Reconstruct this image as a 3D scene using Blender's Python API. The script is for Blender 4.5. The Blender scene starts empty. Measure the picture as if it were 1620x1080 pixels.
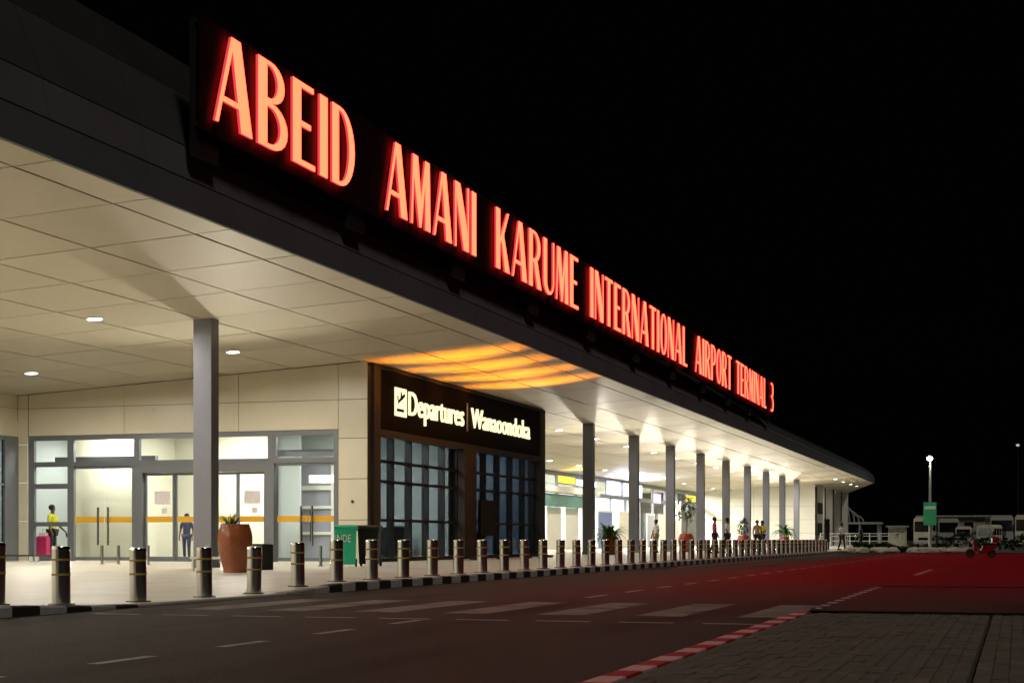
import bpy, bmesh, math, random
from mathutils import Vector, Matrix
from mathutils.geometry import tessellate_polygon
random.seed(7)
R = math.radians
SC = bpy.context.scene
COL = SC.collection

# ------------------------------------------------------------------ camera, sky, sun, exposure
# world axes: x = distance from the camera across the road (negative towards the terminal), y = along the terminal
cam_d = bpy.data.cameras.new('camera')
cam = bpy.data.objects.new('camera', cam_d)
COL.objects.link(cam)
cam.location = (0, 0, 0.68)
cam.rotation_euler = (R(90), 0, math.atan2(798, 2500))
cam_d.sensor_width = 36
cam_d.lens = 36 * 2500 / 1620
cam_d.shift_y = 313 / 1620
cam_d.clip_start = 0.1
cam_d.clip_end = 3000
SC.camera = cam

world = bpy.data.worlds.new('World')
SC.world = world
world.use_nodes = True
bg = world.node_tree.nodes['Background']
bg.inputs['Color'].default_value = (0.55, 0.6, 0.8, 1)
bg.inputs['Strength'].default_value = 0.0007

sun_d = bpy.data.lights.new('night_fill', 'SUN')  # added sun lamp as even night fill for the road lights around
sun_d.energy = 0.65
sun_d.angle = R(10)
sun_d.color = (1.0, 0.93, 0.82)
sun = bpy.data.objects.new('night_fill', sun_d)
sun.rotation_euler = Vector((-0.45, 0.45, -0.77)).to_track_quat('-Z', 'Y').to_euler()
COL.objects.link(sun)

SC.view_settings.view_transform = 'Standard'
SC.view_settings.look = 'None'
SC.view_settings.exposure = 0
SC.view_settings.gamma = 1
SC.view_settings.use_curve_mapping = False
try:
    SC.cycles.use_denoising = True
    SC.cycles.denoiser = 'OPENIMAGEDENOISE'
    SC.cycles.max_bounces = 8
    SC.cycles.diffuse_bounces = 4
    SC.cycles.glossy_bounces = 4
    SC.cycles.transparent_max_bounces = 16
    SC.cycles.sample_clamp_indirect = 4
    SC.cycles.caustics_reflective = False
    SC.cycles.caustics_refractive = False
except Exception:
    pass

# ------------------------------------------------------------------ materials
def mat(name, color=(.5, .5, .5), rough=.5, metal=0., emit=None, estr=1., noise=None, bump=None, spec=None, wear=None, rnd=0, stretch=None):
    """noise=(scale, amount): colour mottling; bump=(scale, strength); wear=(scale, colour, coverage): stains with a shape of their own"""
    m = bpy.data.materials.new(name)
    m.use_nodes = True
    nt = m.node_tree
    b = nt.nodes['Principled BSDF']
    b.inputs['Base Color'].default_value = (*color, 1)
    b.inputs['Roughness'].default_value = rough
    b.inputs['Metallic'].default_value = metal
    if spec is not None:
        b.inputs['Specular IOR Level'].default_value = spec
    if emit:
        b.inputs['Emission Color'].default_value = (*emit, 1)
        b.inputs['Emission Strength'].default_value = estr
    if noise or bump or wear:
        tc = nt.nodes.new('ShaderNodeTexCoord')
        src = tc.outputs['Object']
        if stretch:
            mp = nt.nodes.new('ShaderNodeMapping')
            mp.inputs['Scale'].default_value = stretch
            nt.links.new(src, mp.inputs['Vector'])
            wsrc = mp.outputs['Vector']
        else:
            wsrc = src
    if noise:
        n = nt.nodes.new('ShaderNodeTexNoise')
        n.inputs['Scale'].default_value = noise[0]
        n.inputs['Detail'].default_value = 8
        n.inputs['Roughness'].default_value = .65
        nt.links.new(src, n.inputs['Vector'])
        mr = nt.nodes.new('ShaderNodeMapRange')
        mr.inputs['From Min'].default_value = .25
        mr.inputs['From Max'].default_value = .75
        mr.inputs['To Min'].default_value = 1 - noise[1]
        mr.inputs['To Max'].default_value = 1 + noise[1]
        nt.links.new(n.outputs['Fac'], mr.inputs['Value'])
        mx = nt.nodes.new('ShaderNodeVectorMath')
        mx.operation = 'SCALE'
        mx.inputs[0].default_value = color
        nt.links.new(mr.outputs['Result'], mx.inputs['Scale'])
        if rnd:
            oi = nt.nodes.new('ShaderNodeObjectInfo')
            rr = nt.nodes.new('ShaderNodeMapRange')
            rr.inputs['To Min'].default_value = 1 - rnd; rr.inputs['To Max'].default_value = 1 + rnd
            nt.links.new(oi.outputs['Random'], rr.inputs['Value'])
            m2 = nt.nodes.new('ShaderNodeMath'); m2.operation = 'MULTIPLY'
            nt.links.new(mr.outputs['Result'], m2.inputs[0]); nt.links.new(rr.outputs['Result'], m2.inputs[1])
            nt.links.new(m2.outputs[0], mx.inputs['Scale'])
        out = mx.outputs['Vector']
        nt.links.new(out, b.inputs['Base Color'])
        r2 = nt.nodes.new('ShaderNodeMapRange')
        r2.inputs['To Min'].default_value = max(.03, rough - .12)
        r2.inputs['To Max'].default_value = min(1, rough + .12)
        nt.links.new(n.outputs['Fac'], r2.inputs['Value'])
        nt.links.new(r2.outputs['Result'], b.inputs['Roughness'])
        if wear:
            w = nt.nodes.new('ShaderNodeTexNoise')
            w.inputs['Scale'].default_value = wear[0]
            w.inputs['Detail'].default_value = 6
            nt.links.new(wsrc, w.inputs['Vector'])
            cr = nt.nodes.new('ShaderNodeMapRange')
            cr.inputs['From Min'].default_value = wear[2]
            cr.inputs['From Max'].default_value = wear[2] + .12
            nt.links.new(w.outputs['Fac'], cr.inputs['Value'])
            mm = nt.nodes.new('ShaderNodeMix')
            mm.data_type = 'RGBA'
            nt.links.new(cr.outputs['Result'], mm.inputs[0])
            nt.links.new(out, mm.inputs[6])
            mm.inputs[7].default_value = (*wear[1], 1)
            nt.links.new(mm.outputs[2], b.inputs['Base Color'])
    if bump:
        n2 = nt.nodes.new('ShaderNodeTexNoise')
        n2.inputs['Scale'].default_value = bump[0]
        n2.inputs['Detail'].default_value = 6
        nt.links.new(src, n2.inputs['Vector'])
        bp = nt.nodes.new('ShaderNodeBump')
        bp.inputs['Strength'].default_value = bump[1]
        bp.inputs['Distance'].default_value = .02
        nt.links.new(n2.outputs['Fac'], bp.inputs['Height'])
        nt.links.new(bp.outputs['Normal'], b.inputs['Normal'])
    return m

def emis(name, color, s=1.):
    m = bpy.data.materials.new(name)
    m.use_nodes = True
    nt = m.node_tree
    nt.nodes.remove(nt.nodes['Principled BSDF'])
    e = nt.nodes.new('ShaderNodeEmission')
    e.inputs['Color'].default_value = (*color, 1)
    e.inputs['Strength'].default_value = s
    nt.links.new(e.outputs[0], nt.nodes['Material Output'].inputs['Surface'])
    return m

def glass(name, tint=(1, 1, 1), refl=.06, rough=.02, ior=1.45):
    m = bpy.data.materials.new(name)
    m.use_nodes = True
    nt = m.node_tree
    nt.nodes.remove(nt.nodes['Principled BSDF'])
    tr = nt.nodes.new('ShaderNodeBsdfTransparent')
    tr.inputs['Color'].default_value = (*tint, 1)
    gl = nt.nodes.new('ShaderNodeBsdfGlossy')
    gl.inputs['Roughness'].default_value = rough
    fr = nt.nodes.new('ShaderNodeFresnel')
    fr.inputs['IOR'].default_value = ior
    mx = nt.nodes.new('ShaderNodeMixShader')
    ge = nt.nodes.new('ShaderNodeNewGeometry')
    inv = nt.nodes.new('ShaderNodeMath'); inv.operation = 'SUBTRACT'; inv.inputs[0].default_value = 1
    nt.links.new(ge.outputs['Backfacing'], inv.inputs[1])
    fm = nt.nodes.new('ShaderNodeMath'); fm.operation = 'MULTIPLY'   # reflect once, at the outer face
    nt.links.new(fr.outputs[0], fm.inputs[0]); nt.links.new(inv.outputs[0], fm.inputs[1])
    nt.links.new(fm.outputs[0], mx.inputs[0])
    nt.links.new(tr.outputs[0], mx.inputs[1])
    nt.links.new(gl.outputs[0], mx.inputs[2])
    nt.links.new(mx.outputs[0], nt.nodes['Material Output'].inputs['Surface'])
    return m

def red_glow_asphalt():
    """asphalt with the red glow of the far road painted in: full on the far carriageway, fading in patches towards the crossing and the kerb lane"""
    m = mat('red_glow_asphalt', (.048, .042, .037), .66, noise=(9, .38), bump=(55, .9), wear=(.9, (.025, .022, .020), .54), stretch=(1, .10, 1))
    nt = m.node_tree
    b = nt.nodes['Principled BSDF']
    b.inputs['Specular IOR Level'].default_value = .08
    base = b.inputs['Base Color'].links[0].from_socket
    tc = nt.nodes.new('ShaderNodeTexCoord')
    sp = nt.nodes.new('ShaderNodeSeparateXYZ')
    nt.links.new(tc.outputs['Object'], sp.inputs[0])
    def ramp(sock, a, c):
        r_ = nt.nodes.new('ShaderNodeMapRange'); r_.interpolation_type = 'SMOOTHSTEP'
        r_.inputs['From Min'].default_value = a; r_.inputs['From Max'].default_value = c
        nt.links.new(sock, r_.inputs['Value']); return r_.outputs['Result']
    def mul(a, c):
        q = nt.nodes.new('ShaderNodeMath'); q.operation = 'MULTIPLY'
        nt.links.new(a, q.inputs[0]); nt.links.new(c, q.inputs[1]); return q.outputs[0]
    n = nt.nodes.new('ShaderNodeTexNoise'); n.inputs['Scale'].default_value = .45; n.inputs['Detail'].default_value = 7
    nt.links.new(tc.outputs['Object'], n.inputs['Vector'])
    f = mul(mul(ramp(sp.outputs['Y'], 13, 38), ramp(sp.outputs['X'], -8.6, -4.8)), ramp(n.outputs['Fac'], .15, .5))  # mask that fades the painted glow along and across the road
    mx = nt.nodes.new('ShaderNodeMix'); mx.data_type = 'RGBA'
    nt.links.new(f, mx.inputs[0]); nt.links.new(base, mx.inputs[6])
    mx.inputs[7].default_value = (.24, .003, .012, 1)  # painted glow: red mixed into the asphalt colour to strengthen the sign's light
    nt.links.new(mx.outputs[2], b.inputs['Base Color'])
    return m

M = dict(
    asphalt=mat('asphalt', (.060, .053, .047), .62, noise=(9, .35), bump=(55, .9), wear=(.9, (.026, .023, .021), .54), stretch=(1, .10, 1)),
    asphalt_dark=mat('asphalt_dark', (.036, .029, .026), .75, noise=(1.1, .3), bump=(90, .5)),
    earth=mat('earth', (.05, .045, .035), .95, noise=(.6, .4), bump=(8, .6)),
    paving=mat('paving', (.66, .61, .53), .35, noise=(.8, .12), bump=(40, .12), wear=(.5, (.40, .37, .32), .60)),
    paver=mat('paver', (.105, .092, .073), .8, noise=(3, .35), rnd=.2, bump=(60, .5)),
    paver_b=mat('paver_b', (.092, .082, .067), .8, noise=(3, .35), bump=(60, .5)),
    joint=mat('joint', (.075, .066, .052), .95),
    kerb_black=mat('kerb_black', (.018, .018, .018), .7, noise=(6, .4), bump=(50, .3)),
    kerb_white=mat('kerb_white', (.42, .40, .37), .7, noise=(5, .3), bump=(50, .3), wear=(3, (.2, .18, .16), .58)),
    kerb_grey=mat('kerb_grey', (.30, .28, .25), .8, noise=(4, .25), bump=(50, .3)),
    kerb_red=mat('kerb_red', (.32, .008, .018), .6, noise=(5, .3)),
    kerb_pale=mat('kerb_pale', (.62, .32, .33), .6, noise=(5, .2)),
    worn_paint=mat('worn_paint', (.17, .155, .14), .7, noise=(2.2, .45), bump=(70, .4), wear=(1.4, (.06, .053, .047), .52)),
    edge_paint=mat('edge_paint', (.50, .34, .33), .65, noise=(3, .3), bump=(70, .4)),
    line_paint=mat('line_paint', (.30, .28, .26), .65, noise=(3, .35), bump=(70, .4), wear=(4, (.08, .07, .06), .62)),
    soffit=mat('soffit', (.66, .60, .46), .50, noise=(.9, .07), bump=(2.5, .06), rnd=.06, wear=(1.1, (.52, .47, .36), .66)),
    soffit_gap=mat('soffit_gap', (.05, .045, .035), .9),
    clad=mat('clad', (.74, .68, .53), .35, noise=(.7, .06), rnd=.05, wear=(1.6, (.60, .55, .43), .66)),
    clad_white=mat('clad_white', (.85, .84, .76), .5, noise=(.5, .04)),
    fascia=mat('fascia', (.085, .084, .088), .75, metal=0., noise=(.5, .12)),
    fascia_low=mat('fascia_low', (.085, .088, .10), .75, metal=0., noise=(.5, .12)),
    fascia_up=mat('fascia_up', (.034, .034, .032), .8, noise=(.5, .15)),
    fascia_cap=mat('fascia_cap', (.018, .017, .014), .6, noise=(.5, .2)),
    column=mat('column', (.19, .197, .24), .38, metal=.25, noise=(.7, .06)),
    frame=mat('frame', (.17, .18, .20), .4, metal=.3),
    dark_frame=mat('dark_frame', (.030, .031, .034), .4, metal=.2),
    box_trim=mat('box_trim', (.062, .062, .064), .7, noise=(1, .1), spec=.2),
    sign_black=mat('sign_black', (.007, .006, .006), .8, noise=(.8, .2), spec=.08),
    glass=glass('glass', (.95, .98, .97), ior=1.3),
    glass_blue=glass('glass_blue', (.58, .64, .67), ior=1.3),
    white=mat('white', (.82, .80, .72), .6, noise=(.6, .03)),
    lobby_grey=mat('lobby_grey', (.50, .54, .54), .6, noise=(.6, .05)),
    cream=mat('cream', (.84, .80, .66), .5, noise=(.8, .03)),
    grey_door=mat('grey_door', (.35, .36, .42), .5),
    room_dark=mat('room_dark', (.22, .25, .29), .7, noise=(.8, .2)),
    steel=mat('steel', (.66, .66, .66), .16, metal=1.),
    steel_dark=mat('steel_dark', (.18, .17, .16), .35, metal=1.),
    yellow_band=mat('yellow_band', (.34, .25, .04), .45),
    stripe=mat('stripe', (.80, .42, .02), .5),
    board=mat('board', (.016, .004, .004), .95, noise=(1.5, .2), spec=.05),
    post=mat('post', (.006, .005, .005), .6),
    terracotta=mat('terracotta', (.23, .066, .022), .22, noise=(2.5, .2)),
    pot_red=mat('pot_red', (.36, .06, .03), .3, noise=(2.5, .2)),
    soil=mat('soil', (.03, .02, .015), .95),
    leaf=mat('leaf', (.06, .17, .02), .45, noise=(6, .35)),
    leaf_dark=mat('leaf_dark', (.022, .055, .018), .5, noise=(6, .35)),
    stem_pale=mat('stem_pale', (.45, .42, .36), .7, noise=(5, .2)),
    bin_green=mat('bin_green', (.012, .40, .22), .42, noise=(2, .06)),
    black_plastic=mat('black_plastic', (.010, .010, .010), .55, spec=.2),
    rubber=mat('rubber', (.015, .015, .015), .8),
    white_paint=mat('white_paint', (.78, .77, .72), .5),
    green_sign=mat('green_sign', (.03, .33, .15), .4, noise=(2, .1)),
    sign_pale=mat('sign_pale', (.55, .70, .62), .4),
    pole=mat('pole', (.30, .30, .29), .5),
    bus_body=mat('bus_body', (.78, .74, .58), .4, noise=(.8, .08)),
    bus_grey=mat('bus_grey', (.50, .50, .47), .4, noise=(.8, .08)),
    bus_glass=mat('bus_glass', (.01, .01, .012), .1),
    brick_wall=mat('plaster', (.42, .40, .30), .8, noise=(1, .2)),
    rock=mat('rock', (.42, .40, .32), .9, noise=(3, .3), bump=(9, .7)),
    hedge=mat('hedge', (.03, .045, .018), .7, noise=(4, .4)),
    magenta=mat('magenta', (.55, .02, .14), .4),
    scooter_red=mat('scooter_red', (.20, .003, .008), .3),
    skin=mat('skin', (.10, .045, .025), .5),
    hair=mat('hair', (.008, .007, .006), .7),
    vest=mat('vest', (.60, .56, .02), .6),
    navy=mat('navy', (.02, .022, .06), .7),
    black_cloth=mat('black_cloth', (.014, .014, .016), .8),
    white_cloth=mat('white_cloth', (.75, .73, .70), .7),
    red_cloth=mat('red_cloth', (.50, .06, .10), .7),
    tan_cloth=mat('tan_cloth', (.38, .25, .12), .8),
    eye=mat('eye', (.6, .6, .58), .3),
    poster=mat('poster', (.80, .72, .70), .6, noise=(9, .15)),
    teal=mat('teal', (.10, .24, .22), .4, noise=(2, .4)),
    blue_door=mat('blue_door', (.10, .16, .34), .35),
    letter_face=emis('letter_face', (10., .45, .19), 1),
    letter_side=emis('letter_side', (.90, .05, .075), 1),
    text_glow=emis('text_glow', (1.5, 1.25, .72), 1.),
    lens=emis('lens', (1., .97, .90), 22),
    panel_light=emis('panel_light', (1., .98, .90), 3.0),
    yellow_sign=emis('yellow_sign', (1.2, .95, .10), 1.2),
    blue_glow=emis('blue_glow', (.80, .86, 1.25), 4.),
    purple_glow=emis('purple_glow', (.75, .62, 1.3), 1.6),
    lamp_glow=emis('lamp_glow', (1, .98, .92), 22),
    dim_glow=emis('dim_glow', (1, .98, .92), .6),
)

# ------------------------------------------------------------------ builders
def tag(o, label=None, cat=None, group=None, kind=None):
    if label: o['label'] = label
    if cat: o['category'] = cat
    if group: o['group'] = group
    if kind: o['kind'] = kind
    return o

def empty(name, loc=(0, 0, 0), rz=0.):
    o = bpy.data.objects.new(name, None)
    o.empty_display_size = .2
    o.location = loc
    o.rotation_euler = (0, 0, rz)
    COL.objects.link(o)
    return o

def thing(name, label, cat, loc=(0, 0, 0), group=None, rz=0.):
    return tag(empty(name, loc, rz), label, cat, group)

class MB:
    def __init__(self):
        self.v, self.f, self.mi = [], [], []
        self.m = 0
    def add(self, vs, fs):
        o = len(self.v)
        self.v += [tuple(p) for p in vs]
        self.f += [tuple(o + i for i in q) for q in fs]
        self.mi += [self.m] * len(fs)
        return self
    def box(self, x0, x1, y0, y1, z0, z1):
        x0, x1 = sorted((x0, x1)); y0, y1 = sorted((y0, y1)); z0, z1 = sorted((z0, z1))
        return self.add([(x0, y0, z0), (x1, y0, z0), (x1, y1, z0), (x0, y1, z0), (x0, y0, z1), (x1, y0, z1), (x1, y1, z1), (x0, y1, z1)],
                        [(0, 3, 2, 1), (4, 5, 6, 7), (0, 1, 5, 4), (1, 2, 6, 5), (2, 3, 7, 6), (3, 0, 4, 7)])
    def rbox(self, x0, x1, y0, y1, z0, z1, b=.01):
        """box with its upper edges bevelled"""
        lo = [(x0, y0), (x1, y0), (x1, y1), (x0, y1)]
        hi = [(x0 + b, y0 + b), (x1 - b, y0 + b), (x1 - b, y1 - b), (x0 + b, y1 - b)]
        vs = [(x, y, z0) for x, y in lo] + [(x, y, z1 - b) for x, y in lo] + [(x, y, z1) for x, y in hi]
        fs = [(3, 2, 1, 0), (8, 9, 10, 11)]
        for k in (0, 4):
            for i in range(4):
                j = (i + 1) % 4
                fs.append((k + i, k + j, k + 4 + j, k + 4 + i))
        return self.add(vs, fs)
    def quad(self, *p):
        return self.add(p, [tuple(range(len(p)))])
    def prism(self, pts, axis, a, b):
        """polygon extruded along an axis; pts give the other two coordinates in order"""
        def P(u, w, h):
            return (h, u, w) if axis == 'x' else ((u, h, w) if axis == 'y' else (u, w, h))
        n = len(pts)
        vs = [P(u, w, a) for u, w in pts] + [P(u, w, b) for u, w in pts]
        fs = [tuple(range(n)), tuple(range(2 * n - 1, n - 1, -1))] + [(i, n + i, n + (i + 1) % n, (i + 1) % n) for i in range(n)]
        return self.add(vs, fs)
    def lathe(self, prof, n=20, c=(0, 0, 0)):
        vs = []
        for r, z in prof:
            for i in range(n):
                a = 2 * math.pi * i / n
                vs.append((c[0] + r * math.cos(a), c[1] + r * math.sin(a), c[2] + z))
        fs = []
        for k in range(len(prof) - 1):
            for i in range(n):
                j = (i + 1) % n
                fs.append((k * n + i, k * n + j, (k + 1) * n + j, (k + 1) * n + i))
        fs.append(tuple(range(n - 1, -1, -1)))
        fs.append(tuple((len(prof) - 1) * n + i for i in range(n)))
        return self.add(vs, fs)
    def tube(self, pts, r, n=8, r2=None):
        pts = [Vector(p) for p in pts]
        vs, fs = [], []
        m = len(pts)
        for k, p in enumerate(pts):
            d = (pts[min(k + 1, m - 1)] - pts[max(k - 1, 0)]).normalized()
            up = Vector((0, 0, 1)) if abs(d.z) < .9 else Vector((1, 0, 0))
            a = d.cross(up).normalized(); b = d.cross(a)
            rr = r if r2 is None else r + (r2 - r) * k / (m - 1)
            for i in range(n):
                t = 2 * math.pi * i / n
                vs.append(p + a * (rr * math.cos(t)) + b * (rr * math.sin(t)))
        for k in range(m - 1):
            for i in range(n):
                j = (i + 1) % n
                fs.append((k * n + i, (k + 1) * n + i, (k + 1) * n + j, k * n + j))
        fs.append(tuple(range(n)))
        fs.append(tuple((m - 1) * n + i for i in range(n - 1, -1, -1)))
        return self.add(vs, fs)
    def ball(self, c, r, n=10, k=6, sz=1.):
        return self.lathe([(max(.001, r * math.sin(math.pi * i / k)), -r * sz * math.cos(math.pi * i / k)) for i in range(k + 1)], n, c)
    def mesh(self, name, mats, smooth=False):
        me = bpy.data.meshes.new(name)
        me.from_pydata(self.v, [], self.f)
        for m in (mats if isinstance(mats, (list, tuple)) else [mats]):
            me.materials.append(m)
        if isinstance(mats, (list, tuple)):
            me.polygons.foreach_set('material_index', self.mi)
        bm = bmesh.new(); bm.from_mesh(me)
        bmesh.ops.recalc_face_normals(bm, faces=bm.faces)
        if smooth:
            for f in bm.faces: f.smooth = True
            for e in bm.edges:
                if len(e.link_faces) == 2 and e.calc_face_angle(0) > R(38): e.smooth = False
        bm.to_mesh(me); bm.free()
        return me
    def build(self, name, mats, parent=None, smooth=False, label=None, kind=None):
        return put(name, self.mesh(name, mats, smooth), parent, label, kind)

def put(name, me, parent=None, label=None, kind=None, loc=(0, 0, 0)):
    o = bpy.data.objects.new(name, me)
    o.location = loc
    COL.objects.link(o)
    if parent: o.parent = parent
    if label: o['label'] = label
    if kind: o['kind'] = kind
    return o

def copy_tree(o, parent=None):
    c = o.copy()
    COL.objects.link(c)
    if parent: c.parent = parent
    for ch in list(o.children):
        copy_tree(ch, c)
    return c

def box(name, m, parent, *b, **k):
    return MB().box(*b).build(name, m, parent, **k)

def lamp(name, kind, loc, energy, color=(1, 1, 1), parent=None, rot=(0, 0, 0), **k):
    d = bpy.data.lights.new(name, kind)
    d.energy = energy
    d.color = color
    for a, v in k.items(): setattr(d, a, v)
    o = bpy.data.objects.new(name, d)
    o.location = loc
    o.rotation_euler = rot
    COL.objects.link(o)
    if parent: o.parent = parent
    return o

# ------------------------------------------------------------------ ground, road, pavement
ZR = -.13
def pav_z(s):
    """top of the pavement along the kerb: dropped at the crossing"""
    pts = [(-30, -.02), (14.4, -.02), (15.8, -.07), (17.0, -.100), (20.6, -.100), (23.0, 0), (400, 0)]
    for (a, za), (b, zb) in zip(pts, pts[1:]):
        if a <= s <= b:
            return za + (zb - za) * (s - a) / (b - a)
    return 0
def pav_top(t, s):
    k = min(1, max(0, (t + 15.5) / 4.0))
    return pav_z(s) * k

g = MB().quad((-900, -300, -.22), (900, -300, -.22), (900, 1500, -.22), (-900, 1500, -.22))
g.build('ground', M['earth'], kind='structure')
r = MB()
r.quad((-10.05, -25, ZR), (-2.28, -25, ZR), (-2.28, 97, ZR), (-10.05, 97, ZR))
r.quad((-2.28, 28.3, ZR), (60, 28.3, ZR), (60, 97, ZR), (-2.28, 97, ZR))
RED = red_glow_asphalt()
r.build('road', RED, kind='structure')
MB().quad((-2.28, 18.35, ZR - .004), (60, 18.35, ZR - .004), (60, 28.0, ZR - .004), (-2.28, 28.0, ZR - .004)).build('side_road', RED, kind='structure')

pv = MB()
ts = [-10.2, -11, -11.8, -12.6, -13.4, -14.2, -15.0, -15.5]
ss = [-25, 5, 12] + [14 + .5 * i for i in range(21)] + [40, 80, 120]
nt_ = len(ts)
vs = [(t, s, pav_top(t, s)) for s in ss for t in ts]
fs = [(i * nt_ + j, i * nt_ + j + 1, (i + 1) * nt_ + j + 1, (i + 1) * nt_ + j) for i in range(len(ss) - 1) for j in range(nt_ - 1)]
pv.add(vs, fs)
pv.quad((-15.5, -25, 0), (-15.5, 120, 0), (-32, 120, 0), (-32, -25, 0))
pv.quad((-10.2, 120, 0), (-10.2, 200, 0), (-32, 200, 0), (-32, 120, 0))
def slab_joints(m):
    nt = m.node_tree
    b = nt.nodes['Principled BSDF']
    base = b.inputs['Base Color'].links[0].from_socket
    tc = nt.nodes.new('ShaderNodeTexCoord')
    br = nt.nodes.new('ShaderNodeTexBrick')
    br.inputs['Scale'].default_value = 1
    br.inputs['Brick Width'].default_value = 1.2; br.inputs['Row Height'].default_value = 1.2
    br.inputs['Mortar Size'].default_value = .012
    br.offset = 0
    br.inputs['Color1'].default_value = (1, 1, 1, 1); br.inputs['Color2'].default_value = (.88, .87, .85, 1); br.inputs['Mortar'].default_value = (.45, .43, .4, 1)
    nt.links.new(tc.outputs['Object'], br.inputs['Vector'])
    mx = nt.nodes.new('ShaderNodeMix'); mx.data_type = 'RGBA'; mx.blend_type = 'MULTIPLY'
    mx.inputs[0].default_value = 1
    nt.links.new(base, mx.inputs[6]); nt.links.new(br.outputs['Color'], mx.inputs[7])
    nt.links.new(mx.outputs[2], b.inputs['Base Color'])
slab_joints(M['paving'])
pav = pv.build('pavement', M['paving'], kind='structure')

# black and white kerb stones, part of the pavement
kb = {}
for nm in ('kerb_black', 'kerb_white', 'kerb_grey'):
    kb[nm] = MB().rbox(-.10, .10, .004, .496, -.25, 0, .018).mesh('kerb_stone', M[nm])
for i in range(-8, 190):
    s = 14.15 + .5 * i
    if not 11 < s < 108: continue
    z = pav_z(s + .25)
    me = kb['kerb_grey'] if 16.6 < s < 21.4 else kb[('kerb_black', 'kerb_white')[i % 2]]
    o = put('kerb_stone', me, pav, loc=(-10.10, s, z + .004))
    o.rotation_euler.x = math.atan2(pav_z(s + .5) - pav_z(s), .5)

# red and white kerb on the road's other edge, with the block paving behind it
plaza = MB().quad((-2.28, -25, ZR - .05), (40, -25, ZR - .05), (40, 17.8, ZR - .05), (-2.28, 17.8, ZR - .05)).build('plaza', M['joint'], kind='structure')
kr = [MB().rbox(-.08, .08, .002, .418, -.2, .005, .004).mesh('kerb_stone', M[n]) for n in ('kerb_red', 'kerb_pale')]
for i in range(30):
    s = 7.4 + .42 * i
    if s < 17.6:
        put('kerb_stone', kr[i % 2], plaza, loc=(-2.27, s, ZR))
pm = [MB().rbox(-.0485, .0485, -.0985, .0985, -.06, 0, .003).mesh('paver', M[n]) for n in ('paver', 'paver_b')]
pav_blocks = []
for ci in range(78):
    t = -2.12 + .1 * ci + (.03 if ci > 18 else 0)
    for ri in range(52):
        s = 7.5 + .2 * ri + (.1 if ci % 2 else 0)
        if s > 17.7: continue
        # inside the picture?
        X = t * .953 + s * .304; Z = -t * .304 + s * .953
        if X / Z > .345: continue
        if (.68 + .13) / Z * 2500 > 250: continue
        pav_blocks.append((Z, t, s))
pav_blocks.sort()
field = MB()
for k, (Z, t, s) in enumerate(pav_blocks):
    dz = random.uniform(-.006, .003); rz = random.uniform(-.02, .02)
    if k < 300:
        o = put('paver', random.choice(pm), plaza, loc=(t, s, ZR + dz))
        o.rotation_euler = (random.uniform(-.012, .012), random.uniform(-.03, .03), rz)
    else:
        field.m = random.randrange(2)
        field.rbox(t - .0485, t + .0485, s - .0985, s + .0985, ZR - .06, ZR + dz, .003)
field.build('paver_field', [M['paver'], M['paver_b']], plaza, kind='stuff')
# slot drains that close the paving and the side road
dr = MB()
for s0 in (17.8, 28.0):
    dr.box(-1.9, 40, s0 + .06, s0 + .24, ZR - .06, ZR - .03)
    for k in range(60):
        t = -1.9 + .12 * k
        dr.box(t, t + .03, s0 + .06, s0 + .24, ZR - .03, ZR - .008)
    dr.box(-1.9, 40, s0, s0 + .05, ZR - .06, ZR - .006)
    dr.box(-1.9, 40, s0 + .25, s0 + .3, ZR - .06, ZR - .006)
dr.build('drain_channel', M['steel_dark'], kind='structure')

# painted markings, sheets 4 mm above the road
def sheet(name, m, polys, z=ZR + .004):
    b = MB()
    for p in polys:
        b.quad(*[(x, y, z) for x, y in p])
    return b.build(name, m, kind='structure')
zeb = []
for k in range(7):
    t = -9.25 + 1.08 * k
    zeb.append([(t, 16.3), (t + .52, 16.3), (t + .52, 19.6), (t, 19.6)])
sheet('zebra_crossing', M['worn_paint'], zeb)
sheet('stop_line', M['line_paint'], [[(t, 15.0), (t + .56, 15.0), (t + .56, 15.12), (t, 15.12)] for t in [-9.6 + .84 * k for k in range(9)]])
sheet('lane_line', M['line_paint'], [[(-5.76, s), (-5.66, s), (-5.66, s + .75), (-5.76, s + .75)] for s in [5.5 + 1.72 * k for k in range(6)]] +
      [[(-5.76, s), (-5.66, s), (-5.66, s + 1.1), (-5.76, s + 1.1)] for s in [21.3 + 2.3 * k for k in range(31)]])
sheet('edge_line', M['edge_paint'], [[(-2.3, s), (-2.18, s), (-2.18, s + .4), (-2.3, s + .4)] for s in [18.6 + .85 * k for k in range(11)]] +
      [])
sheet('kerb_line', M['line_paint'], [[(-2.24, 37), (-2.12, 37), (-2.12, 44), (-2.24, 44)], [(-9.4, 45), (-9.3, 45), (-9.3, 90), (-9.4, 90)]])

# ------------------------------------------------------------------ the terminal
TERM = thing('terminal_building', 'long airport terminal with cream lit canopy, grey columns and glazed doors', 'building', (-25, 80, 0))
def T(name, mb, m, parent=None, **k):
    """a part of the terminal, built in world coordinates"""
    o = mb.build(name, m, None, **k)
    if parent is None:
        o.parent = TERM
        o.location = (25, -80, 0)
    else:
        o.parent = parent
    return o
def tbox(name, m, *b, parent=None, **k):
    return T(name, MB().box(*b), m, parent, **k)

SL = .058
def soff(t): return 6.0 + SL * (t + 18.7)
SW = 43.66            # plane of the entrance wall
TB = -18.45           # front plane of the departures block

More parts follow.
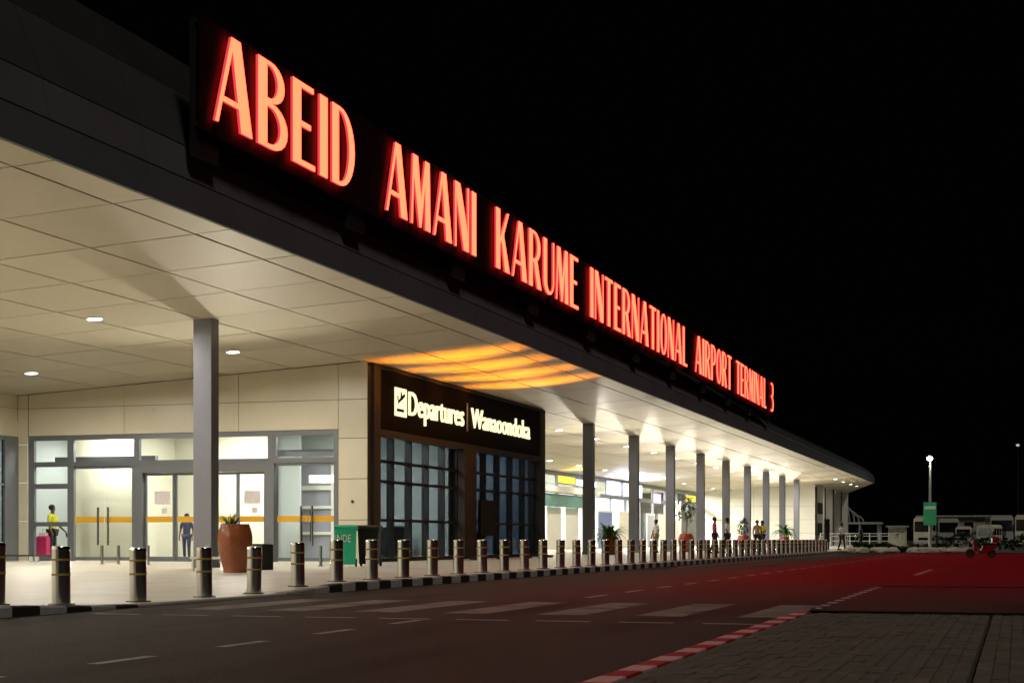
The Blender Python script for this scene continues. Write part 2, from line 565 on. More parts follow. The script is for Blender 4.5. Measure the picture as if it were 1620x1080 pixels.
# canopy: backing sheet, soffit panels, fascia
rows = [(-13.46, -14.3)] + [(-14.3 - 2.2 * k, -16.5 - 2.2 * k) for k in range(8)]
bk = MB()
def soff_sheet(t0, t1, s0, s1, d=.06):
    bk.quad((t0, s0, soff(t0) + d), (t1, s0, soff(t1) + d), (t1, s1, soff(t1) + d), (t0, s1, soff(t0) + d))
soff_sheet(-13.42, -32, 8, SW + .4)
soff_sheet(-13.42, -18.4, SW + .4, 66)
soff_sheet(-13.42, -32, 66, 160)
soff_sheet(-18.4, -32, 62.6, 66)
bk.quad((-13.42, 160, soff(-13.42) + .06), (-18.7, 160, soff(-18.7) + .06), (-18.7, 185, soff(-18.7) + .06))
T('soffit_backing', bk, M['soffit_gap'])
pmesh = {}
def panel_geo(mb, t0, t1, s0, s1, g=.026, h=.035):
    a, b = t0 - g, t1 + g
    vs = []
    for s in (s0 + g, s1 - g):
        vs += [(a, s, soff(a)), (b, s, soff(b)), (b, s, soff(b) + h), (a, s, soff(a) + h)]
    mb.add(vs, [(0, 1, 2, 3), (7, 6, 5, 4), (0, 4, 5, 1), (1, 5, 6, 2), (2, 6, 7, 3), (3, 7, 4, 0)])
far = MB()
PITCH = 2.75
for k in range(-5, 54):
    s0 = 23.0 + PITCH * k; s1 = s0 + PITCH
    for ri, (t0, t1) in enumerate(rows):
        if s1 <= 68:
            e0, e1 = s0, s1
            if t0 < -18 and s0 >= SW: continue
            if t0 < -18 and s1 > SW: e1 = SW - .02
            key = (ri == 0, round(e1 - e0, 2))
            if key not in pmesh:
                b = MB(); panel_geo(b, t0, t1, 0, e1 - e0)
                tc = (t0 + t1) / 2
                b.v = [(x - tc, y, z - soff(tc)) for x, y, z in b.v]
                pmesh[key] = b.mesh('soffit_panel', M['soffit'])
            tc = (t0 + t1) / 2
            o = put('soffit_panel', pmesh[key], TERM, loc=(25 + tc, e0 - 80, soff(tc) + random.uniform(-.003, .003)))
        else:
            if s1 > 160.5: continue
            panel_geo(far, t0, t1, s0, s1)
b = MB(); 
far.add([(-13.46, 160.3, soff(-13.46)), (-18.7, 160.3, 6.0), (-18.7, 186, 6.0), (-13.46, 160.3, soff(-13.46) + .03), (-18.7, 160.3, 6.03), (-18.7, 186, 6.03)], [(0, 1, 2), (3, 5, 4), (0, 2, 5, 3), (1, 0, 3, 4), (2, 1, 4, 5)])
for ri, (t0, t1) in enumerate(rows):
    if t0 < -18: panel_geo(far, t0, t1, 62.7, 67.0)
T('soffit_panel_field', far, M['soffit'], kind='stuff')

def roof_top(s): return 9.45 - .0219 * (max(25, min(s, 94)) - 25)
def prof(s):
    h = roof_top(s)
    k = (h - 6.78) / 2.67
    return [(-13.40, 6.24), (-13.40, 6.78), (-13.52, 6.78 + .62 * k), (-14.0, 6.78 + 1.75 * k), (-14.25, 6.78 + 2.15 * k), (-14.6, h)]
s_edges = [8.0] + [19.85 + 2.7 * k for k in range(-4, 52)] + [160]
s_edges = sorted(set(round(x, 3) for x in s_edges if 8 <= x <= 160))
for a, c in zip(s_edges, s_edges[1:]):
    pa, pc = prof(a), prof(c)
    g2 = .012
    for nm, i0, i1, m, out in (('fascia_panel', 0, 1, 'fascia_low', 0), ('fascia_panel', 1, 2, 'fascia', .0), ('fascia_panel', 2, 3, 'fascia_up', 0), ('roof_edge', 3, 5, 'fascia_cap', 0)):
        mb = MB()
        idx = list(range(i0, i1 + 1))
        off = .02 if i0 == 0 else 0.
        gz = .016 if i0 in (0, 1) else .004
        va, vc = [], []
        for n_, i in enumerate(idx):
            dz = gz if n_ == 0 and i0 > 0 else (-gz if n_ == len(idx) - 1 and i0 < 3 else 0)
            va.append((pa[i][0] + off, a + g2, pa[i][1] + dz)); vc.append((pc[i][0] + off, c - g2, pc[i][1] + dz))
        n_ = len(idx)
        back_a = [(x - .08, y, z) for x, y, z in va]; back_c = [(x - .08, y, z) for x, y, z in vc]
        vs = va + vc + back_a + back_c
        fs = []
        for q in range(n_ - 1):
            fs += [(q, q + 1, n_ + q + 1, n_ + q), (2 * n_ + q, 3 * n_ + q, 3 * n_ + q + 1, 2 * n_ + q + 1)]
            fs += [(q, 2 * n_ + q, 2 * n_ + q + 1, q + 1), (n_ + q, n_ + q + 1, 3 * n_ + q + 1, 3 * n_ + q)]
        fs += [(0, n_, 3 * n_, 2 * n_), (n_ - 1, 3 * n_ - 1, 4 * n_ - 1, 2 * n_ - 1)]
        mb.add(vs, fs)
        T(nm, mb, M[m])
# mitred far end of the canopy and the roof body behind the fascia
e = MB()
e.add([(-13.4, 160, 6.24), (-18.7, 186, 5.95), (-18.7, 186, 7.2), (-13.5, 160, 7.3)], [(0, 1, 2, 3)])
e.add([(-13.5, 160, 7.3), (-14.6, 160, 7.95), (-18.7, 186, 7.8), (-18.7, 186, 7.2)], [(0, 1, 2, 3)])
T('canopy_end', e, M['fascia'])
rf = MB()
for a, c in ((8, 25), (25, 94), (94, 160), (160, 186)):
    for t0, t1, d0, d1 in ((-13.55, -14.65, None, None),):
        pass
    x0 = -14.65 if a < 160 else -18.7
    rf.quad((x0, a, roof_top(a) - .02), (x0, c, roof_top(c) - .02), (-60, c, roof_top(c) - .3), (-60, a, roof_top(a) - .3))
    rf.quad((-13.5 if a < 160 else -18.7, a, 6.5), (-13.5 if a < 160 else -18.7, c, 6.5), (-60, c, 6.45), (-60, a, 6.45))
rf.quad((-13.6, 8, 6.5), (-60, 8, 6.45), (-60, 8, 9.1), (-14.65, 8, 9.4))
T('roof', rf, M['fascia_cap'])

# columns
colm = MB().box(-.24, .24, -.19, .19, 0, 6.4).box(-.27, .27, -.22, .22, 0, .12).mesh('column', M['column'])
for i in [0] + list(range(4, 13)):
    s = 34.25 + 9.0 * i
    put('column', colm, TERM, loc=(25 - 18.72, s - 80, 0))
cole = MB().box(-.3, .3, -.55, .55, 0, 6.3).mesh('column', M['clad_white'])
for s in (161, 168.5, 176.5, 184.5):
    put('column', cole, TERM, loc=(25 - 18.75, s - 80, 0))

# entrance wall: cladding above, pillars at both ends
def wall_s(x0, x1, z0, z1, y, name='wall_panel', m='clad', thick=.04, slope=False):
    g3 = .008
    mb = MB()
    if slope:
        mb.prism([(x0 + g3, z0 + g3), (x1 - g3, z0 + g3), (x1 - g3, soff(x1) - .012), (x0 + g3, soff(x0) - .012)], 'y', y, y + thick)
    else:
        mb.box(x0 + g3, x1 - g3, y, y + thick, z0 + g3, z1 - g3)
    return T(name, mb, M[m])
for x0, x1 in ((-30.25, -26.75), (-26.75, -22.75), (-22.75, -19.42)):
    wall_s(x0, x1, 3.99, 4.88, SW)
    wall_s(x0, x1, 4.88, 0, SW, slope=True)
for z0, z1 in ((0, 1.27), (1.27, 2.5), (2.5, 3.72), (3.72, 4.88)):
    wall_s(-19.42, TB - .02, z0, z1, SW)
wall_s(-19.42, TB - .02, 4.88, 0, SW, slope=True)
for z0, z1 in ((0, 1.27), (1.27, 2.5), (2.5, 3.72), (3.72, 4.88)):
    wall_s(-30.62, -30.25, z0, z1, SW - .05)
wall_s(-30.62, -30.25, 4.88, 0, SW - .05, slope=True)
T('wall_core', MB().box(-30.6, TB - .05, SW + .05, SW + .12, 3.98, 5.3).box(-19.4, TB - .05, SW + .05, SW + .3, 0, 5.9), M['soffit_gap'])
box_ = MB().lathe([(.045, 0), (.045, .03)], 12)
box_.v = [(-18.95 + x, SW - z, 1.82 + y) for x, y, z in box_.v]
T('call_button', box_, M['dark_frame'])
# return wall along the road side, at the picture's edge
for s0, s1 in ((30, 36.8), (36.8, SW - .05)):
    T('wall_panel', MB().box(-30.66, -30.62, s0 + .01, s1 - .01, 3.99, 4.88), M['clad'])
    T('wall_panel', MB().box(-30.66, -30.62, s0 + .01, s1 - .01, 4.89, 5.28), M['clad'])
T('wall_panel', MB().box(-30.70, -30.62, -14, 29.99, 0, 5.28), M['clad'])
T('soffit_panel_field', MB().quad((-13.46, -14, soff(-13.46)), (-31, -14, soff(-31)), (-31, 9.2, soff(-31)), (-13.46, 9.2, soff(-13.46))), M['soffit'], kind='stuff')
side = T('window', MB().box(-30.72, -30.58, 42.9, SW - .06, 0, 3.98).box(-30.70, -30.60, 30, 42.9, 3.85, 3.98).box(-30.70, -30.60, 30, 42.9, 0, .1).box(-30.70, -30.60, 30, 42.9, 2.4, 2.46)
         .box(-30.70, -30.60, 39.2, 39.3, .1, 3.85), M['frame'])
MB().box(-30.66, -30.65, 39.31, 42.89, .11, 2.39).build('pane', M['glass_blue'], side)
MB().box(-30.66, -30.65, 39.31, 42.89, 2.47, 3.84).build('pane', M['glass_blue'], side)
MB().box(-30.66, -30.65, 30.0, 39.19, .11, 3.84).build('pane', M['glass_blue'], side)
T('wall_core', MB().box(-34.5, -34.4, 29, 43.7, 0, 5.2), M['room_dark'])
lamp('hall_lamp', 'AREA', (-32.5, 38, 4.6), 40, (.7, .85, 1.), shape='SQUARE', size=.6)

# window wall: frames with panes, doors
def pane(parent, x0, x1, z0, z1, y=SW + .05, m='glass', name='pane'):
    return MB().box(x0, x1, y, y + .012, z0, z1).build(name, M[m], parent)
FD = (SW - .01, SW + .11)
def fbox(mb, x0, x1, z0, z1, y0=None, y1=None):
    mb.box(x0, x1, FD[0] if y0 is None else y0, FD[1] if y1 is None else y1, z0, z1)
# left fixed window
w = MB()
fbox(w, -30.25, -30.03, 0, 3.98); fbox(w, -28.80, -28.57, 0, 3.98)
for z0, z1 in ((3.84, 3.98), (3.0, 3.16), (2.30, 2.46), (1.10, 1.24), (0, .14)):
    fbox(w, -30.03, -28.80, z0, z1)
win = T('window', w, M['frame'])
for z0, z1 in ((3.16, 3.84), (2.46, 3.0), (1.24, 2.30), (.14, 1.10)):
    pane(win, -30.03, -28.80, z0, z1)
# transom row over the doors
w = MB()
fbox(w, -28.57, -19.42, 3.84, 3.98); fbox(w, -28.57, -19.42, 3.0, 3.16)
for x0, x1 in ((-26.40, -26.20), (-24.10, -23.85), (-21.76, -21.48), (-19.56, -19.42)):
    fbox(w, x0, x1, 3.16, 3.84)
tr = T('window', w, M['frame'])
for x0, x1 in ((-28.57, -26.40), (-26.20, -24.10), (-23.85, -21.76), (-21.48, -19.56)):
    pane(tr, x0, x1, 3.16, 3.84)
# double swing door with tall pull handles
def pull(parent, x, z0=.5, z1=1.7, y=SW - .02):
    MB().tube([(x, y - .05, z0), (x, y - .05, z1)], .036, 10).tube([(x, y - .05, z0 + .12), (x, y + .07, z0 + .12)], .014, 8).tube([(x, y - .05, z1 - .12), (x, y + .07, z1 - .12)], .014, 8).build('handle', M['steel'], parent, smooth=True)
def swing(x0, x1, hx):
    d = T('door', MB().box(x0, x1, SW + .04, SW + .09, 2.92, 3.0).box(x0, x1, SW + .04, SW + .09, .02, .13), M['frame'])
    pane(d, x0 + .006, x1 - .006, .13, 2.92, SW + .06)
    MB().box(x0 + .006, x1 - .006, SW + .052, SW + .058, 1.22, 1.40).build('stripe', M['stripe'], d)
    pull(d, hx, .5, 1.7, SW + .05)
    return d
swing(-28.56, -27.50, -27.69); swing(-27.48, -26.41, -27.33)
# sliding door set in a thick grey portal
w = MB()
fbox(w, -26.40, -26.03, 0, 3.0, SW - .12, SW + .2); fbox(w, -21.83, -21.50, 0, 3.0, SW - .12, SW + .2); fbox(w, -26.03, -21.83, 2.76, 3.0, SW - .12, SW + .2)
fbox(w, -26.03, -21.83, 0, .03, SW - .02, SW + .1)
T('door_portal', w, M['frame'])
for k, (x0, x1) in enumerate(((-26.03, -24.98), (-24.98, -23.93), (-23.93, -22.80), (-22.80, -21.83))):
    y = SW + (.02 if k in (0, 3) else .07)
    w = MB()
    for b4 in ((x0, x0 + .065, .03, 2.75), (x1 - .065, x1, .03, 2.75), (x0 + .065, x1 - .065, 2.68, 2.75), (x0 + .065, x1 - .065, .03, .15)):
        fbox(w, *b4, y, y + .045)
    d = T('door', w, M['frame'])
    pane(d, x0 + .065, x1 - .065, .15, 2.68, y + .02)
    MB().box(x0 + .07, x1 - .07, y + .010, y + .016, 1.22, 1.40).build('stripe', M['stripe'], d)
    if k in (0, 3):
        cx = (x0 + x1) / 2 + (.1 if k == 0 else .02)
        MB().box(cx - .27, cx + .27, y + .004, y + .012, 1.78, 2.18).build('notice', M['poster'], d)
        MB().box(cx - .02, cx + .16, y + .004, y + .012, 1.48, 1.66).build('notice', M['poster'], d)
# right swing door pair
swing(-21.47, -20.45, -20.65); swing(-20.43, -19.44, -20.28)
T('door_portal', MB().box(-19.56, -19.42, *FD, 0, 3.0), M['frame'])

# lobby behind the doors
T('lobby_wall', MB().box(-27.2, -23.45, 47.6, 47.75, 0, 4.5).box(-29.75, -27.2, 45.4, 45.5, 0, 4.5).box(-27.3, -27.2, 45.5, 47.6, 0, 4.5), M['cream'])
T('lobby_wall', MB().box(-33.5, -29.75, 51.6, 51.75, 0, 4.5).box(-24.6, -22.2, 50.5, 50.6, 0, 4.5).box(-22.2, -18.9, 51.9, 52.0, 0, 4.5).box(-22.2, -22.1, 50.6, 51.9, 0, 4.5).box(-23.9, -22.97, 48.5, 48.6, 0, 4.5).box(-33.5, -33.4, 43.85, 51.6, 0, 4.5), M['lobby_grey'])
T('lobby_floor', MB().quad((-33.5, SW + .12, .004), (-18.8, SW + .12, .004), (-18.8, 52, .004), (-33.5, 52, .004)), M['paving'])
T('lobby_ceiling', MB().quad((-33.5, SW + .13, 4.5), (-18.8, SW + .13, 4.5), (-18.8, 52, 4.5), (-33.5, 52, 4.5)), M['lobby_grey'])
# inner doors in the far lobby wall
inn = T('door', MB().box(-23.95, -23.85, 50.3, 50.48, 0, 3.4).box(-22.65, -22.55, 50.3, 50.48, 0, 3.4).box(-23.85, -22.65, 50.3, 50.48, 2.4, 2.55).box(-23.85, -22.65, 50.3, 50.48, 3.3, 3.4).box(-23.85, -22.65, 50.3, 50.48, 1.75, 1.85).box(-23.85, -22.65, 50.3, 50.48, .85, .95), M['white'])
MB().box(-23.85, -22.65, 50.40, 50.42, .02, .85).box(-23.85, -22.65, 50.40, 50.42, .95, 1.75).box(-23.85, -22.65, 50.40, 50.42, 1.85, 2.4).box(-23.85, -22.65, 50.40, 50.42, 2.55, 3.3).build('door_leaf', M['grey_door'], inn)
MB().tube([(-23.40, 50.28, .6), (-23.40, 50.28, 1.7)], .03).tube([(-23.75, 50.28, .6), (-23.75, 50.28, 1.7)], .03).build('handle', M['dark_frame'], inn)
T('bulkhead', MB().box(-21.75, -20.0, 46.6, 47.0, 2.5, 2.75), M['white'])
T('beam', MB().box(-29.9, -26.2, 44.6, 44.8, 3.15, 3.36), M['frame'])
T('beam', MB().box(-22.2, -19.9, 44.6, 44.8, 3.26, 3.46), M['grey_door'])
for x, y in ((-31.0, 46.8), (-31.6, 49.8), (-27.9, 44.6), (-24.6, 45.6), (-22.6, 45.6), (-20.3, 45.4), (-20.3, 48.6)):
    T('ceiling_light', MB().box(x - .3, x + .3, y - .3, y + .3, 4.46, 4.49), M['panel_light'])
    lamp('lobby_lamp', 'AREA', (x, y, 4.44), 190 if x > -30 else 130, (1, .97, .87), shape='SQUARE', size=.6)

# departures block: glazed front with deep fins
blk = MB()
blk.box(-19.0, TB, 44.15, 44.65, 0, 5.98); blk.box(-19.0, TB, 52.35, 53.62, 0, 3.86); blk.box(-19.0, TB, 61.65, 62.3, 0, 5.98)
blk.box(-18.95, TB - .02, 44.65, 61.65, 3.86, 4.05); blk.box(-19.0, TB, 44.65, 61.65, 5.90, 5.98)
blk.box(-18.95, TB - .02, 44.65, 52.35, 0, .12); blk.box(-18.95, TB - .02, 53.62, 61.65, 0, .12)
T('portal_frame', blk, M['box_trim'])
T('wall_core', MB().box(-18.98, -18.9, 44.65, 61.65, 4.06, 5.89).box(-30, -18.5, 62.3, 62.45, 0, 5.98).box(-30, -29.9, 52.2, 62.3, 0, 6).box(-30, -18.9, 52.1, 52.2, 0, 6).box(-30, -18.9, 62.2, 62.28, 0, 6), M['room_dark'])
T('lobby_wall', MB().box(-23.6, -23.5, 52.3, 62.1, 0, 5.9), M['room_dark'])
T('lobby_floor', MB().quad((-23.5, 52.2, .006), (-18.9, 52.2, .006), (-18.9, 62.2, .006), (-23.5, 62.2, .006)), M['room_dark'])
T('lobby_ceiling', MB().quad((-23.5, 52.2, 4.6), (-19.0, 52.2, 4.6), (-19.0, 62.2, 4.6), (-23.5, 62.2, 4.6)), M['white'])
def screen(s0, s1):
    n = 5
    p = (s1 - s0) / n
    zs = [.12, 1.28, 2.48, 3.1, 3.86]
    sc = None
    root = T('curtain_wall', MB().box(-18.90, -18.72, s0, s0 + .07, .12, 3.86), M['dark_frame'])
    MB().box(-18.90, -18.72, s1 - .07, s1, .12, 3.86).build('jamb', M['dark_frame'], root)
    fin = MB().box(-.18, .06, -.035, .035, .12, 3.86).mesh('mullion', M['dark_frame'])
    for k in range(n):
        put('mullion', fin, root, loc=(-18.70, s0 + p * k + (.1 if k == 0 else 0), 0))
        for z0, z1 in zip(zs, zs[1:]):
            MB().box(-18.80, -18.788, s0 + p * k + .04, s0 + p * (k + 1) - .04, z0 + .03, z1 - .03).build('pane', M['glass_blue'], root)
    tr_ = MB().box(-.09, .05, s0 + .07, s1 - .07, -.045, .045).mesh('transom', M['dark_frame'])
    for z in zs[1:-1]:
        put('transom', tr_, root, loc=(-18.72, 0, z))
screen(44.65, 52.35); screen(53.62, 61.65)
for s in (54.5, 58, 60.5):
    for x in (-20.4, -22.4):
        T('ceiling_light', MB().box(x - .15, x + .15, s - .3, s + .3, 4.56, 4.59), M['panel_light'])
    lamp('hall_lamp', 'AREA', (-21.2, s, 4.5), 60, (.86, .93, 1.), shape='SQUARE', size=.5)
# furniture silhouettes inside the block
for nm, s, x, h in (('counter', 47.4, -20.2, 1.1), ('counter', 50.4, -20.4, 1.15), ('counter', 56.6, -21.0, 1.2), ('counter', 59.4, -20.8, 1.0)):
    c = thing(nm, {47.4: 'dark service counter inside the dim hall, behind the first panes after the green bin', 50.4: 'dark service counter behind the glazing, just before the brown middle pier', 56.6: 'dark service counter behind the panes beside the hanging black screen', 59.4: 'low dark counter behind the last panes of the departures block'}[s], 'counter', (x, s, 0), 'counters inside the glazed hall')
    MB().box(-.3, .3, -.8, .8, .0, h - .05).build('body', M['black_plastic'], c)
    MB().rbox(-.36, .36, -.86, .86, h - .05, h, .01).build('top', M['grey_door'], c)

# the recessed hall beyond the block: glazed back wall, end wall
BW = -30.0
bw = T('curtain_wall', MB().box(BW - .1, BW + .1, 62.4, 154, 5.05, 5.34).box(BW - .08, BW + .08, 62.4, 154, 3.85, 4.15).box(BW - .06, BW + .06, 62.4, 154, 0, .12), M['frame'])
mul = MB().box(-.1, .1, -.09, .09, .12, 5.05).mesh('mullion', M['frame'])
s = 64.0
while s < 154:
    put('mullion', mul, bw, loc=(BW, s, 0))
    MB().box(BW - .01, BW + .01, s + .1, min(s + 4.9, 153.9), 4.16, 5.04).build('pane', M['glass'], bw)
    MB().box(BW - .01, BW + .01, s + .1, min(s + 4.9, 153.9), .13, 3.84).build('pane', M['glass'], bw)
    s += 5.0
T('hall_wall', MB().box(-36.1, -36, 62.4, 154, 0, 5.4), M['clad_white'])
T('hall_floor', MB().quad((-36, 62.4, .004), (-30.1, 62.4, .004), (-30.1, 154, .004), (-36, 154, .004)), M['paving'])
T('hall_ceiling', MB().quad((-36, 62.4, 5.3), (-30.1, 62.4, 5.3), (-30.1, 154, 5.3), (-36, 154, 5.3)), M['clad_white'])
for k in range(9):
    lamp('hall_lamp', 'AREA', (-32, 98 + 6.6 * k, 5.2), 1500, (1, .97, .9) if k not in (2, 3) else (.8, .86, 1.), shape='SQUARE', size=1.2)
# end wall of the recess, panelled
xs = [-30, -27.2, -24.4, -21.6, -18.5]
for x0, x1 in zip(xs, xs[1:]):
    for z0, z1 in ((0, 1.3), (1.3, 2.6), (2.6, 3.9)):
        wall_s(x0, x1, z0, z1, 154, m='clad_white')
    wall_s(x0, x1, 3.9, 0, 154, m='clad_white', slope=True)
# end block behind the white piers
T('wall_core', MB().box(-19.9, -19.7, 154.1, 186, 0, 5.9), M['fascia'])
for k in range(7):
    s0 = 66.5 + 13 * k
for x, s0, s1, z0, z1 in ((-18.4, 156.0, 159.6, 3.2, 4.3), (-18.4, 156.0, 159.2, 1.1, 2.3)):
    T('display_board', MB().box(x - .1, x, s0, s1, z0, z1), M['black_plastic'])

lamp('glow_lamp', 'AREA', (BW + 1.7, 116.5, 4.3), 700, (.72, .78, 1.), rot=(R(180), 0, 0), shape='SQUARE', size=1.)
lamp('glow_lamp', 'AREA', (BW + 1.7, 122.5, 4.3), 700, (.72, .78, 1.), rot=(R(180), 0, 0), shape='SQUARE', size=1.)
# doors, counters and screens along the back wall
for s0, s1, m in ((101, 104.5, 'clad_white'), (105.5, 109, 'clad_white'), (114.5, 119, 'blue_door'), (121, 126, 'cream'), (131, 134, 'grey_door'), (136, 141, 'cream')):
    d = T('door', MB().box(BW + .11, BW + .2, s0, s1, 2.75, 2.9).box(BW + .11, BW + .2, s0, s0 + .12, 0, 2.75).box(BW + .11, BW + .2, s1 - .12, s1, 0, 2.75), M['white'])
    MB().box(BW + .12, BW + .17, s0 + .12, s1 - .12, .02, 2.75).build('door_leaf', M[m], d)
T('kiosk_front', MB().box(BW + .3, BW + .6, 99, 110, 2.9, 3.75), M['teal'])
T('bulkhead', MB().box(BW + .25, BW + .9, 98, 112.5, 3.85, 4.25), M['clad_white'])
T('pier', MB().box(BW + .2, BW + .8, 109.8, 111.2, 0, 3.85), M['clad_white'])
T('pier', MB().box(BW + .2, BW + .8, 141.2, 142.4, 0, 4.2), M['clad_white'])

# ------------------------------------------------------------------ signs
def arc(cx, cy, rx, ry, a0, a1, n=10):
    return [(cx + rx * math.cos(R(a0 + (a1 - a0) * i / n)), cy + ry * math.sin(R(a0 + (a1 - a0) * i / n))) for i in range(n + 1)]
GL = {
 'A': (.64, [[(0, 0), (.055, 0), (.122, .25), (.40, .25), (.44, 0), (.64, 0), (.43, 1), (.27, 1)], [(.14, .31), (.385, .31), (.292, .85)]]),
 'B': (.56, [[(0, 0)] + arc(.26, .265, .30, .265, -90, 90) + arc(.24, .765, .26, .235, -84, 90) + [(0, 1)],
             [(.17, .05)] + arc(.22, .265, .20, .215, -90, 90) + [(.17, .48)], [(.17, .575)] + arc(.21, .765, .16, .19, -90, 90) + [(.17, .955)]]),
 'E': (.46, [[(0, 0), (.46, 0), (.46, .065), (.17, .065), (.17, .47), (.37, .47), (.37, .535), (.17, .535), (.17, .935), (.43, .935), (.43, 1), (0, 1)]]),
 'I': (.17, [[(0, 0), (.17, 0), (.17, 1), (0, 1)]]),
 'D': (.52, [[(0, 0)] + arc(.18, .5, .34, .5, -90, 90, 14) + [(0, 1)], [(.15, .05)] + arc(.18, .5, .21, .45, -90, 90, 14) + [(.15, .95)]]),
 'M': (.63, [[(0, 0), (.05, 0), (.09, .70), (.27, 0), (.33, 0), (.46, .66), (.46, 0), (.63, 0), (.60, 1), (.46, 1), (.32, .42), (.22, 1), (.06, 1)]]),
 'N': (.52, [[(0, 0), (.05, 0), (.05, .78), (.33, 0), (.52, 0), (.52, 1), (.47, 1), (.47, .30), (.19, 1), (0, 1)]]),
 'K': (.56, [[(0, 0), (.16, 0), (.16, .40), (.22, .50), (.36, 0), (.56, 0), (.31, .60), (.52, 1), (.45, 1), (.16, .52), (.16, 1), (0, 1)]]),
 'R': (.57, [[(0, 0), (.16, 0), (.16, .44), (.22, .44), (.38, 0), (.57, 0)] + arc(.24, .73, .28, .27, -62, 90) + [(0, 1)], [(.16, .50)] + arc(.22, .73, .16, .225, -90, 90) + [(.16, .955)]]),
 'U': (.52, [[(0, 1)] + arc(.26, .26, .26, .26, 180, 360, 12) + [(.52, 1), (.46, 1)] + arc(.31, .26, .15, .20, 360, 180, 12) + [(.16, 1)]]),
 'T': (.50, [[(.17, 0), (.33, 0), (.33, .935), (.5, .935), (.5, 1), (0, 1), (0, .935), (.17, .935)]]),
 'O': (.56, [arc(.28, .5, .28, .5, 0, 345, 23), arc(.28, .5, .145, .45, 0, 345, 23)]),
 'L': (.42, [[(0, 0), (.42, 0), (.42, .065), (.17, .065), (.17, 1), (0, 1)]]),
 'P': (.52, [[(0, 0), (.16, 0), (.16, .44)] + arc(.24, .72, .28, .28, -90, 90) + [(0, 1)], [(.16, .50)] + arc(.22, .725, .16, .225, -90, 90) + [(.16, .955)]]),
 '3': (.46, [[(0, 0)] + arc(.18, .26, .28, .26, -90, 78) + arc(.16, .75, .26, .25, -74, 90) + [(0, 1), (0, .93)] + arc(.14, .745, .12, .185, 90, -90) + [(.05, .56), (.05, .48)] + arc(.15, .275, .15, .205, 90, -90) + [(0, .07)]]),
}
def letter_mesh(ch, H, sx):
    w, loops = GL[ch]
    d = .05
    v3 = [[Vector((x * H * sx, y * H, 0)) for x, y in lp] for lp in loops]
    tris = tessellate_polygon(v3)
    flat = [p for lp in v3 for p in lp]
    n = len(flat)
    mb = MB()
    mb.v = [(d, p.x, p.y) for p in flat] + [(0, p.x, p.y) for p in flat]
    for t in tris:
        mb.f.append(tuple(t)); mb.mi.append(0)
    o = 0
    for lp in v3:
        k = len(lp)
        for i in range(k):
            j = (i + 1) % k
            mb.f.append((o + i, o + j, n + o + j, n + o + i)); mb.mi.append(1)
        o += k
    me = bpy.data.meshes.new('letter')
    me.from_pydata(mb.v, [], mb.f)
    me.materials.append(M['letter_face']); me.materials.append(M['letter_side'])
    me.polygons.foreach_set('material_index', mb.mi)
    return me
RS = thing('roof_sign', 'glowing red-orange letters spelling the airport name along the roof edge', 'sign', (-13.1, 56, 7.2))
Z0, H = 7.80, 1.58
for word, s0, s1 in (('ABEID', 24.03, 29.97), ('AMANI', 31.68, 37.64), ('KARUME', 39.25, 47.4), ('INTERNATIONAL', 48.86, 64.4), ('AIRPORT', 66.2, 75.1), ('TERMINAL', 76.5, 86.1), ('3', 87.9, 88.8)):
    gap = .14
    tot = sum(GL[c][0] for c in word) * H
    sx = (s1 - s0 - gap * H * (len(word) - 1)) / tot
    s = s0
    for c in word:
        o = put('letter', letter_mesh(c, H, sx), RS, loc=(.09, s - 56, Z0 - 7.2))
        s += GL[c][0] * H * sx + gap * H
brd = MB().box(-.03, 0, 23.75 - 56, 89.4 - 56, .40, 2.34).build('backing_board', M['board'], RS)
rail = MB().box(-.09, -.04, 23.75 - 56, 89.4 - 56, .46, .52).box(-.09, -.04, 23.75 - 56, 89.4 - 56, 2.2, 2.26).build('rail', M['post'], RS)
pst = MB().box(-.06, .06, -.4, .4, -.02, 2.3).mesh('post', M['post'])
for k in range(11):
    s = 24.2 + 6.45 * k
    put('post', pst, RS, loc=(-.16, s - 56, 0))

def text_mesh(txt, sx, height, depth, m):
    cu = bpy.data.curves.new('lettering', 'FONT')
    cu.body = txt
    cu.extrude = depth
    cu.resolution_u = 3
    ob = bpy.data.objects.new('tmp', cu)
    COL.objects.link(ob)
    dg = bpy.context.evaluated_depsgraph_get()
    me = bpy.data.meshes.new_from_object(ob.evaluated_get(dg))
    bpy.data.objects.remove(ob)
    xs = [v.co.x for v in me.vertices]; x0 = min(xs); w = max(xs) - x0
    for v in me.vertices:
        x, y, z = v.co
        v.co = (z + depth, (x - x0) * sx / w, y * height)
    me.materials.clear()
    me.materials.append(m)
    return me
DS = thing('departures_sign', 'black departures fascia sign with glowing cream lettering and plane symbol', 'sign', (TB - .4, 53.1, 4.05))
def ds(name, mb, m, **k):
    o = mb.build(name, M[m], DS, **k)
    o.location = (-(TB - .4), -53.1, -4.05)
    return o
ds('sign_board', MB().box(TB - .4, TB - .06, 44.67, 61.63, 4.06, 5.89), 'sign_black')
fx = TB - .055
put('lettering', text_mesh('Departures', 5.25, 1.10, .03, M['text_glow']), DS, loc=(fx - TB + .4, 47.05 - 53.1, .60))
put('lettering', text_mesh('Wanaoondoka', 7.05, 1.02, .03, M['text_glow']), DS, loc=(fx - TB + .4, 53.15 - 53.1, .62))
ds('divider', MB().box(fx, fx + .03, 52.68, 52.78, 4.5, 5.5), 'sign_pale')
